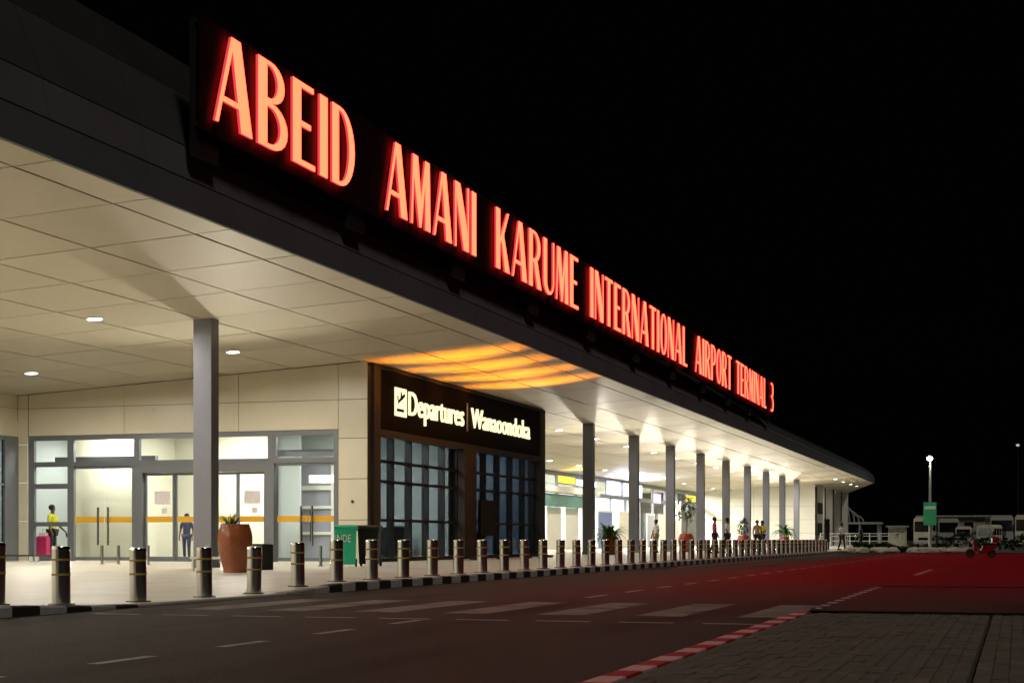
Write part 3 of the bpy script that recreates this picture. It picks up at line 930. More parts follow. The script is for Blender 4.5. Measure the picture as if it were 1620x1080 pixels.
# symbol: lit square with a climbing aeroplane and a runway left dark
ic = ds('symbol', MB().box(fx, fx + .04, 45.9, 46.85, 4.55, 5.44), 'text_glow')
pl = MB()
def pp(pts): pl.prism([(45.9 + .95 * u, 4.55 + .89 * w) for u, w in pts], 'x', fx + .041, fx + .05)
pp([(.18, .42), (.78, .70), (.84, .80), (.74, .82), (.22, .54)])
pp([(.42, .56), (.62, .60), (.50, .88), (.44, .86)])
pp([(.16, .56), (.24, .54), (.22, .72), (.15, .70)])
pp([(.10, .16), (.72, .16), (.72, .26), (.10, .26)])
pl.build('plane_mark', M['sign_black'], ic)

# amber floodlights added in the pavement for the soffit glow, its source unseen
for k in range(4):
    s = 49.2 + 2.8 * k
    fl = thing('added_floodlight', 'added amber floodlight before the departures block, %s of its row counted from the green bin' % ('first', 'second', 'third', 'fourth', 'fifth', 'sixth')[k], 'floodlight', (-16.95, s, 0), 'added amber floodlights before the departures block')
    MB().box(-.16, .16, -.16, -.13, 0, .10).box(-.16, .16, .13, .16, 0, .10).box(-.16, -.13, -.13, .13, 0, .10).box(.13, .16, -.13, .13, 0, .10).build('added_housing', M['dark_frame'], fl)
    lou = MB().box(-.13, .13, -.004, .004, .06, .10).mesh('added_louvre', M['dark_frame'])
    for q in range(5):
        put('added_louvre', lou, fl, loc=(0, -.1 + .05 * q, 0))
    lamp('added_amber_lamp', 'SPOT', (0, 0, .02), 36000, (1., .28, .0), fl, rot=Vector((.16, -1.25, 1)).to_track_quat('-Z', 'Y').to_euler(), spot_size=R(47), spot_blend=.6, shadow_soft_size=.025)

# unseen white uplights added in the pavement to cast column shadows overhead
upm = MB().lathe([(.13, 0), (.13, .008), (.10, .012)], 16).mesh('added_bezel', M['steel_dark'], True)
upl = MB().lathe([(.098, .0125), (.098, .014)], 16).mesh('lens', M['panel_light'])  # lens of the added uplight
for s in [39.5] + [76.7 + 9 * k for k in range(9)]:
    o = thing('added_uplight', 'added flush uplight in the pavement between the big column and the doors' if s < 50 else 'added flush uplight in the pavement past the %s column beyond the departures block' % ('first', 'second', 'third', 'fourth', 'fifth', 'sixth', 'seventh', 'eighth', 'ninth')[round((s - 76.7) / 9)], 'uplight', (-20.2, s, .002), 'added uplights between the columns')
    put('added_bezel', upm, o); put('lens', upl, o)
    lamp('added_uplight_lamp', 'SPOT', (0, 0, .06), 1200 if s < 50 else 2300, (1., .92, .74), o, rot=Vector((.3, -1.12, .9)).to_track_quat('-Z', 'Y').to_euler(), spot_size=R(88), spot_blend=1., shadow_soft_size=.09)

# illuminated signs inside the recess
def hall_sign(label, s0, s1, z0, z1, m, x=BW + .95, grp='lit signs in the recessed hall'):
    o = thing('hall_sign', label, 'sign', (x, (s0 + s1) / 2, z0), grp)
    MB().box(-.12, 0, -(s1 - s0) / 2, (s1 - s0) / 2, 0, z1 - z0).build('casing', M['frame'], o)
    MB().box(0, .02, -(s1 - s0) / 2 + .06, (s1 - s0) / 2 - .06, .06, z1 - z0 - .06).build('lit_face', M[m], o)
hall_sign('yellow lit sign over the entrance just past the departures block', 101.0, 105.4, 4.42, 5.0, 'yellow_sign')
hall_sign('white lit sign beside the yellow one over the entrance', 105.6, 111, 4.38, 4.9, 'blue_glow')
hall_sign('large blue-white glowing sign between the two columns', 114.2, 118.6, 4.0, 5.1, 'blue_glow')
hall_sign('second large blue-white glowing sign beside the column', 119.3, 125.8, 4.0, 5.1, 'blue_glow')
hall_sign('violet-white lit sign above the counter deep in the hall', 130.0, 133.0, 3.7, 4.6, 'purple_glow')
hall_sign('small yellow lit sign behind the tall potted plant', 143.8, 148.4, 4.2, 4.85, 'yellow_sign')
lamp('warm_spill', 'AREA', (BW + 1.6, 103.5, 4.7), 60, (1, .55, .1), rot=(R(180), 0, 0), shape='SQUARE', size=.6)

# black screen hung on the glazing
sc = thing('hanging_screen', 'tall black screen hung in front of the second glazed bay', 'screen', (TB + .1, 54.5, .82))
MB().rbox(-.06, .06, -.85, .85, 0, 1.29, .01).build('screen_panel', M['black_plastic'], sc)
MB().box(-.25, -.06, -.1, .1, .4, .5).box(-.25, -.06, -.1, .1, .9, 1.).build('bracket', M['dark_frame'], sc)

# ------------------------------------------------------------------ canopy downlights
def downlight(t, s, label, e=250., grp='round downlights in the canopy soffit', n=0):
    o = thing('downlight', label, 'downlight', (t, s, soff(t) - .002), grp)
    o.rotation_euler.y = -math.atan(SL)
    put('trim_ring', dl_ring, o); put('lens', dl_lens, o)
    lamp('downlight_lamp', 'AREA', (0, 0, -.05), e, (1., .94, .80), o, shape='DISK', size=.2, spread=R(172))
dl_ring = MB().lathe([(.22, 0), (.22, -.02), (.18, -.02), (.18, 0)], 20).mesh('trim_ring', M['white_paint'], True)
dl_lens = MB().lathe([(.178, 0), (.178, -.012)], 20).mesh('lens', M['lens'])
near = {(-20.7, 32.5): 'round soffit downlight just beside the top of the big grey column', (-27.2, 39.4): 'round soffit downlight above the wall panel over the yellow-vested person', (-20.7, 39.4): 'round soffit downlight between the big column and the departures block'}
for (t, s), l in near.items(): downlight(t, s, l)
for s in (-1.5, 5.2, 12., 19., 25.7):
    for t in (-20.7, -27.2):
        downlight(t, s, 'round soffit downlight of the entrance canopy before the double doors')
downlight(-27.2, 32.5, 'round soffit downlight of the entrance canopy before the double doors')
for k in range(12):
    s = 72.2 + 6.85 * k
    for t in (-20.7, -27.2):
        downlight(t, s, 'soffit downlight past the departures block, %s of the row nearer the %s' % (('first', 'second', 'third', 'fourth', 'fifth', 'sixth', 'seventh', 'eighth', 'ninth', 'tenth', 'eleventh', 'twelfth')[k], 'columns' if t > -22 else 'back wall'), 150. if s < 130 else 380.)
for k, s in enumerate((146., 153, 160, 166)):
    downlight(-15.7, s, ['first', 'second', 'third', 'last'][k] + ' of the four bright downlights at the canopy tip', 60., 'four downlights at the canopy tip')

# ------------------------------------------------------------------ bollards
bol_parts = [
    ('base_plate', MB().lathe([(.155, 0), (.155, .014), (.11, .018)], 20).mesh('base_plate', M['steel_dark'], True)),
    ('body', MB().lathe([(.105, .012), (.105, .64)], 24).mesh('body', M['steel'], True)),
    ('cap', MB().lathe([(.108, .64), (.108, .655), (.098, .672), (.06, .682), (.01, .684)], 24).mesh('cap', M['steel'], True)),
    ('band', MB().lathe([(.107, .335), (.108, .338), (.108, .357), (.107, .36)], 24).mesh('band', M['yellow_band'], True)),
    ('band', MB().lathe([(.107, .505), (.108, .508), (.108, .527), (.107, .53)], 24).mesh('band', M['yellow_band'], True)),
]
bs = [14.55, 15.79, 17.47, 19.17, 20.63, 22.1, 23.55] + [23.55 + 1.466 * k for k in range(1, 48)]
ordn = ['cut off by the picture edge at the start of the kerb row', 'before the magenta case and yellow-vested person', 'before the middle of the double doors, on the dropped kerb', 'just before the big grey column', 'before the big brown pot', 'before the open glass door, on the end of the dropped kerb', 'before the green wheeled bin']
num = ['first', 'second', 'third', 'fourth', 'fifth', 'sixth', 'seventh', 'eighth', 'ninth', 'tenth', 'eleventh', 'twelfth', 'thirteenth', 'fourteenth', 'fifteenth', 'sixteenth']
for k, s in enumerate(bs):
    if k < 7: l = 'steel bollard ' + ordn[k]
    elif k >= len(bs) - 16: l = 'small steel bollard, %s from the far end of the kerb row' % num[len(bs) - 1 - k]
    elif k < 23: l = 'steel bollard, %s in the kerb row after the one before the green bin' % num[k - 7]
    else: l = 'small steel bollard in the crowded middle of the far kerb row'
    o = thing('bollard', l, 'bollard', (-10.5, s, pav_top(-10.5, s)), 'steel bollards along the kerb', rz=random.uniform(0, 6))
    o.rotation_euler.x = R(random.uniform(-.7, .7)); o.rotation_euler.y = R(random.uniform(-.7, .7))
    for nm, me in bol_parts:
        put(nm, me, o)

# ------------------------------------------------------------------ things on the pavement
def pot_mesh(prof, m): return MB().lathe(prof, 28).mesh('pot', M[m], True)
def pot_prof(r, h): return [(r * .64, 0), (r * .68, .02 * h), (r * .66, .06 * h), (r * .73, .14 * h), (r * .86, .30 * h), (r * .955, .46 * h), (r * .995, .60 * h), (r, .70 * h), (r * .97, .80 * h), (r * .91, .89 * h), (r * .84, .955 * h), (r * .82, .975 * h), (r * .84, .99 * h), (r * .80, h), (r * .72, .99 * h), (r * .70, .9 * h), (.02, .88 * h)]
def blade(mb, base, az, tilt, L, wd, droop=.5, n=4):
    base = Vector(base)
    d = Vector((math.cos(az), math.sin(az), 0)); sd = Vector((-math.sin(az), math.cos(az), 0))
    vs, fs = [], []
    p = base.copy(); a = tilt
    for i in range(n + 1):
        k = i / n
        w_ = wd * (math.sin(math.pi * min(1, k * .8 + .12))) * (1 - .65 * k)
        vs += [p - sd * w_ + Vector((0, 0, w_ * .3)), p.copy(), p + sd * w_ + Vector((0, 0, w_ * .3))]
        p = p + (d * math.cos(a) + Vector((0, 0, math.sin(a)))) * (L / n)
        a -= droop / n * 1.6
    for i in range(n):
        o = i * 3
        fs += [(o, o + 1, o + 4, o + 3), (o + 1, o + 2, o + 5, o + 4)]
    mb.add(vs, fs)
def potted(label, t, s, r, h, pm_, leaf_fn, m='leaf', grp='potted plants by the columns'):
    o = thing('potted_plant', label, 'potted plant', (t, s, 0), grp)
    put('pot', pot_mesh(pot_prof(r, h), pm_), o)
    MB().lathe([(r * .69, h * .9), (.01, h * .92)], 16).build('soil', M['soil'], o)
    leaf_fn(o, h)
def tuft(o, h):
    mb = MB()
    for i in range(48): blade(mb, (random.uniform(-.06, .06) - .1, random.uniform(-.06, .06), h * .9), random.uniform(0, 6.28), random.uniform(.6, 1.45), random.uniform(.28, .55), .022, .7)
    mb.build('foliage', M['leaf'], o)
def bushy(o, h):
    mb = MB()
    for i in range(150): blade(mb, (random.uniform(-.18, .18), random.uniform(-.18, .18), h * .95), random.uniform(0, 6.28), random.uniform(.15, 1.45), random.uniform(.65, 1.05), .05, 1.)
    mb.build('foliage', M['leaf'], o)
def palm(o, h):
    MB().tube([(0, 0, h * .9), (.02, 0, h + .25)], .10, 8, .07).build('stem', M['stem_pale'], o)
    mb = MB()
    for i in range(34):
        az = random.uniform(0, 6.28); tl = random.uniform(.2, 1.35); L = random.uniform(1.0, 1.4)
        blade(mb, (0, 0, h + .22), az, tl, L, .16, 1.1, 5)
    mb.build('foliage', M['leaf'], o)
def ficus(o, h):
    top = h + 1.15
    MB().tube([(0, 0, h * .9), (.05, .03, h + .7), (0, 0, top)], .09, 8, .06).tube([(.02, 0, h + .6), (.25, .2, top + .3)], .035, 6, .02).tube([(.02, 0, h + .7), (-.2, -.25, top + .4)], .035, 6, .02).build('stem', M['stem_pale'], o)
    mb = MB()
    for i in range(110):
        a = random.uniform(0, 6.28); z = random.uniform(-.6, 1.1); rr = .62 * math.sqrt(max(.05, 1 - (z / 1.2) ** 2)) * random.uniform(.3, 1)
        blade(mb, (rr * math.cos(a), rr * math.sin(a), top + z * .75), random.uniform(0, 6.28), random.uniform(-.6, 1.), random.uniform(.22, .4), .085, .5, 3)
    mb.build('foliage', M['leaf_dark'], o)
def shrub(o, h):
    mb = MB()
    for i in range(240):
        a = random.uniform(0, 6.28); z = random.uniform(0, 1.1); rr = .45 * math.sin(math.pi * (.15 + .8 * z / 1.1)) * random.uniform(.4, 1)
        blade(mb, (rr * math.cos(a), rr * math.sin(a), h + z), random.uniform(0, 6.28), random.uniform(-.3, 1.2), random.uniform(.15, .3), .06, .5, 3)
    MB().tube([(0, 0, h * .9), (0, 0, h + .5)], .05, 6).build('stem', M['stem_pale'], o)
    mb.build('foliage', M['leaf_dark'], o)
potted('big glossy brown pot with a small green tuft before the sliding doors', -15.4, 29.4, .36, 1.0, 'terracotta', tuft)
potted('brown pot with wide dark bushy plant beside the first far column', -17.3, 68.6, .40, .85, 'terracotta', bushy)
potted('red pot with tall pale-stemmed leafy plant between far columns', -17.3, 85.6, .42, 1.0, 'pot_red', ficus)
potted('red pot with a dark upright shrub between far columns', -17.3, 104.9, .42, .95, 'pot_red', shrub)
potted('red pot with a bright green fan palm near the far columns', -17.3, 124.1, .44, .9, 'pot_red', palm)

# wheeled bins
def bin_(name, label, loc, rz, m, mark):
    o = thing('wheeled_bin', label, 'bin', loc, 'wheeled bins by the cream pillar', rz)
    b = MB()
    lo = [(-.235, -.26), (.235, -.26), (.235, .24), (-.235, .24)]; hi = [(-.265, -.30), (.265, -.30), (.265, .30), (-.265, .30)]
    b.add([(x, y, .06) for x, y in lo] + [(x, y, .93) for x, y in hi], [(3, 2, 1, 0), (4, 5, 6, 7), (0, 1, 5, 4), (1, 2, 6, 5), (2, 3, 7, 6), (3, 0, 4, 7)])
    b.box(-.285, .285, -.32, .32, .90, .96)
    b.build('body', M[m], o)
    MB().prism([(-.35, .965), (.32, .965), (.36, 1.0), (.30, 1.03), (-.2, 1.045), (-.35, 1.0)], 'x', -.295, .295).build('lid', M[m], o)
    MB().tube([(-.26, .38, .98), (.26, .38, .98)], .02).build('handle', M[m], o)
    wm = MB().lathe([(.10, -.025), (.10, .025)], 16)
    wm.v = [(z, y, x) for x, y, z in wm.v]
    wme = wm.mesh('wheel', M['rubber'])
    for sx in (-.25, .25):
        put('wheel', wme, o, loc=(sx, .30, .10))
    if mark:
        me = text_mesh('NDE', .34, .27, .006, M['white_paint'])
        t = put('marking', me, o, loc=(-.21, -.318, .62))
        t.rotation_euler = (R(0), R(-2.4), R(-90))
bin_('wheeled_bin', 'green wheeled bin with white letters beside the cream pillar', (-15.98, 36.4, 0), R(23), 'bin_green', True)
bin_('wheeled_bin', 'black wheeled bin half hidden behind the green bin', (-15.72, 37.3, 0), R(16), 'black_plastic', False)

# guard hoops and posts in front of the doors
def hoop(label, t, s, w_, two=True):
    o = thing('door_guard', label, 'guard post', (t, s, 0), 'steel door guards before the entrance')
    pm_ = MB().tube([(0, 0, 0), (0, 0, .52)], .042, 12).lathe([(.08, 0), (.08, .012)], 14).mesh('post', M['steel'], True)
    put('post', pm_, o)
    if two:
        put('post', pm_, o, loc=(w_, 0, 0))
        MB().box(0.04, w_ - .04, -.02, .02, .05, .09).build('bar', M['steel'], o)
hoop('pair of steel guard posts joined by a low bar before the double door', -24.1, 38.2, .52)
hoop('single steel guard post before the post between the two door sets', -22.3, 37.6, 0, False)
hoop('single steel guard post before the grey sliding door frame', -18.7, 37.0, 0, False)
hoop('single steel guard post before the open glass door, beside the green bin', -16.9, 36.9, 0, False)
rl = thing('low_rail', 'low steel rail along the foot of the glazing at the picture edge', 'rail', (-28.2, 41.2, 0))
MB().box(-1.9, 1.0, -.03, .03, .17, .22).build('bar', M['steel'], rl)
pm_ = MB().box(-.05, .05, -.04, .04, 0, .17).mesh('post', M['white_paint'])
for x in (-1.5, -.25, -.05, .9): put('post', pm_, rl, loc=(x, 0, 0))
bn = thing('bench', 'low grey steel bench behind the bollards at the foot of the big column', 'bench', (-16.6, 30.6, 0))
MB().rbox(-.40, .75, -.22, .22, .26, .31, .008).build('seat', M['steel'], bn)
lm = MB().box(-.02, .02, -.02, .02, 0, .26).mesh('leg', M['steel'])
for x in (-.34, -.22, .68):
    for y in (-.18, .18): put('leg', lm, bn, loc=(x, y, 0))
pb = thing('planter_box', 'black square planter box between the big column and brown pot', 'planter', (-16.3, 32.2, 0))
MB().rbox(-.26, .26, -.26, .26, 0, .58, .02).build('box', M['black_plastic'], pb)
MB().box(-.2, .2, -.2, .2, .58, .585).build('soil', M['soil'], pb)

# ------------------------------------------------------------------ people
def skin_mesh(verts, edges, radii, root, sub=1):
    me = bpy.data.meshes.new('tmp_skin')
    me.from_pydata(verts, edges, [])
    ob = bpy.data.objects.new('tmp_skin', me)
    COL.objects.link(ob)
    ob.modifiers.new('Skin', 'SKIN')
    for i, sv in enumerate(me.skin_vertices[0].data):
        r_ = radii[i]
        sv.radius = r_ if isinstance(r_, tuple) else (r_, r_)
        sv.use_root = (i == root)
    md = ob.modifiers.new('Sub', 'SUBSURF'); md.levels = sub; md.render_levels = sub
    dg = bpy.context.evaluated_depsgraph_get()
    out = bpy.data.meshes.new_from_object(ob.evaluated_get(dg))
    bpy.data.objects.remove(ob)
    for p in out.polygons: p.use_smooth = True
    return out

def person(label, loc, rz, top, legs, scale=1., pose='stand', cap=None, arms=None, grp='people at the terminal'):
    """a figure facing -y before rotation; pose: stand, walk, wheel (one arm held low ahead)"""
    o = thing('person', label, 'person', loc, grp, rz)
    o.scale = (scale,) * 3
    st = .18 if pose == 'walk' else .03
    J = dict(pelvis=(0, 0, .95), waist=(0, 0, 1.08), chest=(0, .01, 1.30), neckb=(0, .01, 1.45), neck=(0, 0, 1.52), chin=(0, -.015, 1.58), head=(0, -.01, 1.67), crown=(0, 0, 1.75), nose=(0, -.105, 1.635))
    for sd, sx in (('l', 1), ('r', -1)):
        k = sx * st
        J['hip' + sd] = (.095 * sx, 0, .91)
        J['knee' + sd] = (.10 * sx, -k * .5 - .02, .50)
        J['ank' + sd] = (.10 * sx, -k + .03, .09)
        J['toe' + sd] = (.12 * sx, -k - .13, .04)
        J['sho' + sd] = (.19 * sx, .01, 1.41)
        fw = -.04
        if pose == 'walk': fw = k * .9
        if pose == 'wheel' and sd == 'l': fw = -.30
        if arms == 'folded': fw = -.16
        J['elb' + sd] = (.25 * sx, fw * .35 + .02, 1.14)
        J['wri' + sd] = ((.06 if arms == 'folded' else .26) * sx, fw - .05, 1.12 if arms == 'folded' else .90)
        hx, hy, hz = J['wri' + sd]
        J['pal' + sd] = (hx, hy - .02, hz - .07)
        for f_, dx in enumerate((-.028, -.010, .010, .028)):
            J['f%d%s' % (f_, sd)] = (hx + dx * .3, hy - .02 + dx, hz - .12 - .012 * (f_ in (1, 2)))
            J['g%d%s' % (f_, sd)] = (hx + dx * .3 - .012 * sx, hy - .03 + dx, hz - .155 - .012 * (f_ in (1, 2)))
        J['th' + sd] = (hx - .02 * sx, hy - .065, hz - .085)
    E = [('pelvis', 'waist'), ('waist', 'chest'), ('chest', 'neckb'), ('neckb', 'neck'), ('neck', 'chin'), ('chin', 'head'), ('head', 'crown'), ('head', 'nose')]
    rad = dict(pelvis=(.15, .11), waist=(.13, .10), chest=(.155, .11), neckb=(.10, .08), neck=.055, chin=.065, head=(.078, .095), crown=.055, nose=.014)
    for sd in 'lr':
        E += [('pelvis', 'hip' + sd), ('hip' + sd, 'knee' + sd), ('knee' + sd, 'ank' + sd), ('ank' + sd, 'toe' + sd), ('neckb', 'sho' + sd), ('sho' + sd, 'elb' + sd), ('elb' + sd, 'wri' + sd), ('wri' + sd, 'pal' + sd), ('pal' + sd, 'th' + sd)]
        rad.update({'hip' + sd: .09, 'knee' + sd: .055, 'ank' + sd: .04, 'toe' + sd: .035, 'sho' + sd: .06, 'elb' + sd: .042, 'wri' + sd: .028, 'pal' + sd: (.018, .035), 'th' + sd: .011})
        for f_ in range(4):
            E += [('pal' + sd, 'f%d%s' % (f_, sd)), ('f%d%s' % (f_, sd), 'g%d%s' % (f_, sd))]
            rad['f%d%s' % (f_, sd)] = .009; rad['g%d%s' % (f_, sd)] = .007
    def make(keys, grow, root, mname, nm, sub=1, ovr=None):
        ix = {k: i for i, k in enumerate(keys)}
        ed = [(ix[a], ix[b_]) for a, b_ in E if a in ix and b_ in ix]
        rr = []
        for k in keys:
            v = (ovr or {}).get(k, rad[k])
            rr.append(tuple(x + grow for x in v) if isinstance(v, tuple) else v + grow)
        me = skin_mesh([J[k] for k in keys], ed, rr, ix[root], sub)
        me.materials.clear(); me.materials.append(M[mname])
        put(nm, me, o)
    make(list(J), 0, 'pelvis', 'skin', 'body')
    # sleeves end above the elbow
    for sd in 'lr':
        a = Vector(J['sho' + sd]); b_ = Vector(J['elb' + sd])
        J['slv' + sd] = tuple(a.lerp(b_, .8)); rad['slv' + sd] = .05
        E.append(('sho' + sd, 'slv' + sd))
        a = Vector(J['knee' + sd]); b_ = Vector(J['ank' + sd])
        J['hem' + sd] = tuple(a.lerp(b_, .92)); rad['hem' + sd] = .05
        E.append(('knee' + sd, 'hem' + sd))
    make(['pelvis', 'waist', 'chest', 'neckb', 'shol', 'shor', 'slvl', 'slvr'], .018, 'pelvis', top, 'shirt')
    make(['pelvis', 'hipl', 'hipr', 'kneel', 'kneer', 'heml', 'hemr'], .014, 'pelvis', legs, 'trousers', ovr={'pelvis': (.14, .105)})
    sh = MB()
    for sd in 'lr':
        x, y, z = J['ank' + sd]; x2, y2, _ = J['toe' + sd]
        sh.rbox(min(x, x2) - .045, max(x, x2) + .045, y2 - .05, y + .06, 0, .085, .02)
    sh.build('shoes', M['black_cloth'], o)
    MB().ball((0, .018, 1.695), .104, 12, 8, 1.02).build('hair', M[cap or 'hair'], o, smooth=True)
    ey = MB().ball((.032, -.088, 1.655), .011, 8, 5).ball((-.032, -.088, 1.655), .011, 8, 5)
    ey.build('eyes', M['eye'], o)
    return o
person('person in a yellow vest and dark trousers standing behind the glass', (-30.06, 44.7, 0), R(100), 'vest', 'black_cloth', 1.02, 'wheel')
person('person in navy clothes inside the sliding doors, half hidden by the column', (-26.02, 46.3, 0), R(10), 'navy', 'navy', .86, 'stand')
person('person in a pink-red top and dark trousers walking past the far columns', (-14.2, 77.4, 0), R(95), 'red_cloth', 'black_cloth', 1.0, 'walk')
person('person in a white shirt and black skirt walking next to the red top', (-14.0, 79.9, 0), R(80), 'white_cloth', 'black_cloth', 1.0, 'walk')
person('person in a white shirt and tan trousers deep in the lit hall', (-18.0, 81.2, 0), R(-40), 'white_cloth', 'tan_cloth', .97, 'stand')
person('person in a tan top beside the yellow one near the far shrub pot', (-13.8, 88.3, 0), R(30), 'tan_cloth', 'black_cloth', .98, 'stand')
person('person in a yellow top near the far shrub pot', (-13.8, 90.1, 0), R(-20), 'vest', 'black_cloth', .98, 'stand', arms='folded')
person('person in a white shirt by the dark notice panel at the row end', (-10.9, 105.3, 0), R(60), 'white_cloth', 'black_cloth', 1.0, 'walk')
person('person in dark clothes walking between the luggage trolley and canopy post', (-10.4, 113.0, 0), R(-70), 'black_cloth', 'black_cloth', 1.0, 'walk')

# magenta case standing by the yellow vest
cs = thing('suitcase', 'upright magenta suitcase with white top beside the yellow-vested person', 'suitcase', (-30.22, 44.45, 0))
MB().rbox(-.19, .19, -.14, .14, .07, .80, .04).build('shell', M['magenta'], cs)
MB().box(-.12, .12, -.1, .1, .80, .90).build('bag', M['white_cloth'], cs)
MB().tube([(-.1, .1, .8), (-.1, .1, 1.02), (.1, .1, 1.02), (.1, .1, .8)], .012).build('handle', M['steel'], cs)
wme = MB().ball((0, 0, 0), .035, 8, 6).mesh('wheel', M['rubber'], True)
for x in (-.15, .15):
    for y in (-.1, .1): put('wheel', wme, cs, loc=(x, y, .035))

# dark panel on a post and a luggage trolley at the end of the row
dp = thing('notice_panel', 'tall black notice panel on a thin post at the end of the bollards', 'sign', (-12.0, 106.5, 0))
MB().rbox(-.06, .06, -1.1, 1.1, .55, 2.05, .02).build('panel', M['black_plastic'], dp)
MB().tube([(0, .85, 0), (0, .85, .56)], .06, 8).tube([(0, -.85, 0), (0, -.85, .56)], .06, 8).build('post', M['dark_frame'], dp)
lt = thing('luggage_trolley', 'pale steel luggage trolley beside the person at the row end', 'trolley', (-10.6, 107.5, 0))
MB().tube([(-.3, -.4, .12), (-.3, .5, .12), (.3, .5, .12), (.3, -.4, .12), (-.3, -.4, .12)], .025).tube([(-.3, .5, .12), (-.3, .62, .9), (-.28, .66, 1.0), (.28, .66, 1.0), (.3, .62, .9), (.3, .5, .12)], .025).build('frame', M['steel'], lt)
MB().box(-.28, .28, -.38, .48, .14, .17).build('deck', M['pole'], lt)
wme = MB().ball((0, 0, 0), .07, 10, 6).mesh('wheel', M['rubber'], True)
for p in ((-.3, -.35), (.3, -.35), (-.3, .45), (.3, .45)): put('wheel', wme, lt, loc=(*p, .07))

# ------------------------------------------------------------------ beyond the terminal
# street lamps, one with a green sign
def street_lamp(label, t, s, h, lit, sign=False):
    o = thing('street_lamp', label, 'street lamp', (t, s, -.15), 'street lamps beyond the terminal')
    pm_ = M['pole'] if lit else M['post']
    MB().tube([(0, 0, 0), (0, 0, h)], .17, 12, .09).lathe([(.28, 0), (.28, .1), (.18, .14)], 12).build('pole', pm_, o, smooth=True)
    MB().tube([(0, 0, h - .1), (0, -.25, h + .08), (0, -.5, h + .12)], .06, 8).build('arm', M['pole'], o)
    hd = MB().rbox(-.2, .2, -.95, -.45, h + .05, h + .18, .04).build('lamp_head', M['pole'], o)
    MB().ball((0, -.72, h + .0), .27, 12, 8, .8).build('lamp_glass', M['lamp_glow' if lit else 'dim_glow'], hd)
    if lit:
        lamp('street_light', 'POINT', (0, -.72, h - .35), lit, (1, .97, .88), o, shadow_soft_size=.12)
street_lamp('lit street lamp on a pale pole behind the green sign', -7.55, 150, 8.25, 80)
street_lamp('faint far street lamp high at the picture edge', 0.2, 260, 15.6, 0)
gs = thing('green_sign', 'green board with a pale band, strapped to the lamp pole', 'sign', (-7.55, 149.7, 2.0))
MB().rbox(-.58, .58, -.03, .03, 0, 2.1, .008).build('board', M['green_sign'], gs)
MB().box(-.5, .5, -.036, -.031, 1.45, 1.75).build('band', M['sign_pale'], gs)
MB().box(-.2, .2, .03, .12, .5, .56).box(-.2, .2, .03, .12, 1.6, 1.66).build('clamp', M['pole'], gs)

# parked buses and vans
def bus(label, t, s, w_, h, m, rz=0., L=7., grp='buses parked beyond the verge'):
    o = thing('bus', label, 'bus', (t, s, -.2), grp, rz)
    x = w_ / 2
    MB().prism([(-x, .45), (x, .45), (x, h - .25), (x - .2, h), (-x + .2, h), (-x, h - .25)], 'y', 0, L).build('body', M[m], o)
    MB().box(-x + .12, x - .12, -.02, .0, h * .52, h * .86).build('windscreen', M['bus_glass'], o)
    MB().box(-x + .1, x - .1, -.10, 0, .42, .68).build('bumper', M['bus_grey'], o)
    MB().box(-x * .5, x * .5, -.025, 0, .82, 1.1).build('grille', M['black_plastic'], o)
    hl = MB().lathe([(.13, 0), (.13, .03)], 12); hl.v = [(a, -c_, b_) for a, b_, c_ in hl.v]
    hm = hl.mesh('headlight', M['sign_pale'])
    for sx in (-1, 1):
        put('headlight', hm, o, loc=(sx * (x - .28), 0, .95))
        wd = MB()
        for k in range(5):
            wd.box(sx * x, sx * (x + .01), .5 + 1.25 * k, 1.55 + 1.25 * k, h * .55, h * .84)
        wd.build('window', M['bus_glass'], o)
        wl = MB().lathe([(.42, -.12), (.42, .12)], 16); wl.v = [(c_, a, b_) for a, b_, c_ in wl.v]
        wm_ = wl.mesh('wheel', M['rubber'])
        for y in (1.1, L - 1.4): put('wheel', wm_, o, loc=(sx * (x - .15), y, .42))
        MB().box(sx * (x + .02), sx * (x + .2), -.15, -.08, h * .55, h * .72).build('mirror', M['black_plastic'], o)
bus('cream parked bus right beside the green sign pole', -9.6, 176, 2.0, 3.3, 'bus_body')
bus('grey parked bus with a wide dark windscreen behind the red scooter', -1.55, 186, 2.5, 3.55, 'bus_grey', R(6))
bus('cream parked bus cut off by the picture edge', .95, 176, 2.2, 3.5, 'bus_body', R(-4))
bus('second cream bus parked between the pale building and the sign-side bus', -7.4, 188, 2.3, 3.3, 'bus_grey', R(5))
bus('low white van in front of the dark-screened grey bus', -3.3, 180, 1.8, 2.5, 'bus_body', R(-12), 4.5)
bus('small white parked minibus between the two taller buses', -5.6, 182, 1.7, 2.35, 'bus_body', L=4.5)
def shed(label, t, s, w_, d_, h, wins, m='brick_wall'):
    o = thing('low_building', label, 'building', (t, s, -.2), 'low buildings far behind the verge')
    MB().box(-w_ / 2, w_ / 2, 0, d_, 0, h).build('wall', M[m], o)
    MB().box(-w_ / 2 - .25, w_ / 2 + .25, -.4, d_ + .3, h, h + .16).build('roof', M['bus_grey'], o)
    for x, z0, ww, hh in wins:
        f_ = MB().box(x - ww / 2 - .06, x + ww / 2 + .06, -.05, -.002, z0 - .06, z0 + hh + .06).build('window', M['white_paint'], o)
        MB().box(x - ww / 2, x + ww / 2, -.06, -.051, z0, z0 + hh).build('pane', M['bus_glass'], f_)
shed('long pale low building with dark windows behind the parked buses', -6.0, 196, 10.5, 6, 3.6, [(-3.8, 2.2, 1.0, .8), (-1.2, 2.2, 1.1, .8), (.6, 2.2, 1.1, .8), (3.2, 2.2, 1.6, .9)])
shed('small cream hut between walkway canopy and the cream bus', -13.0, 185, 1.9, 2.5, 2.3, [(.1, 1.2, .35, .5)], 'bus_body')
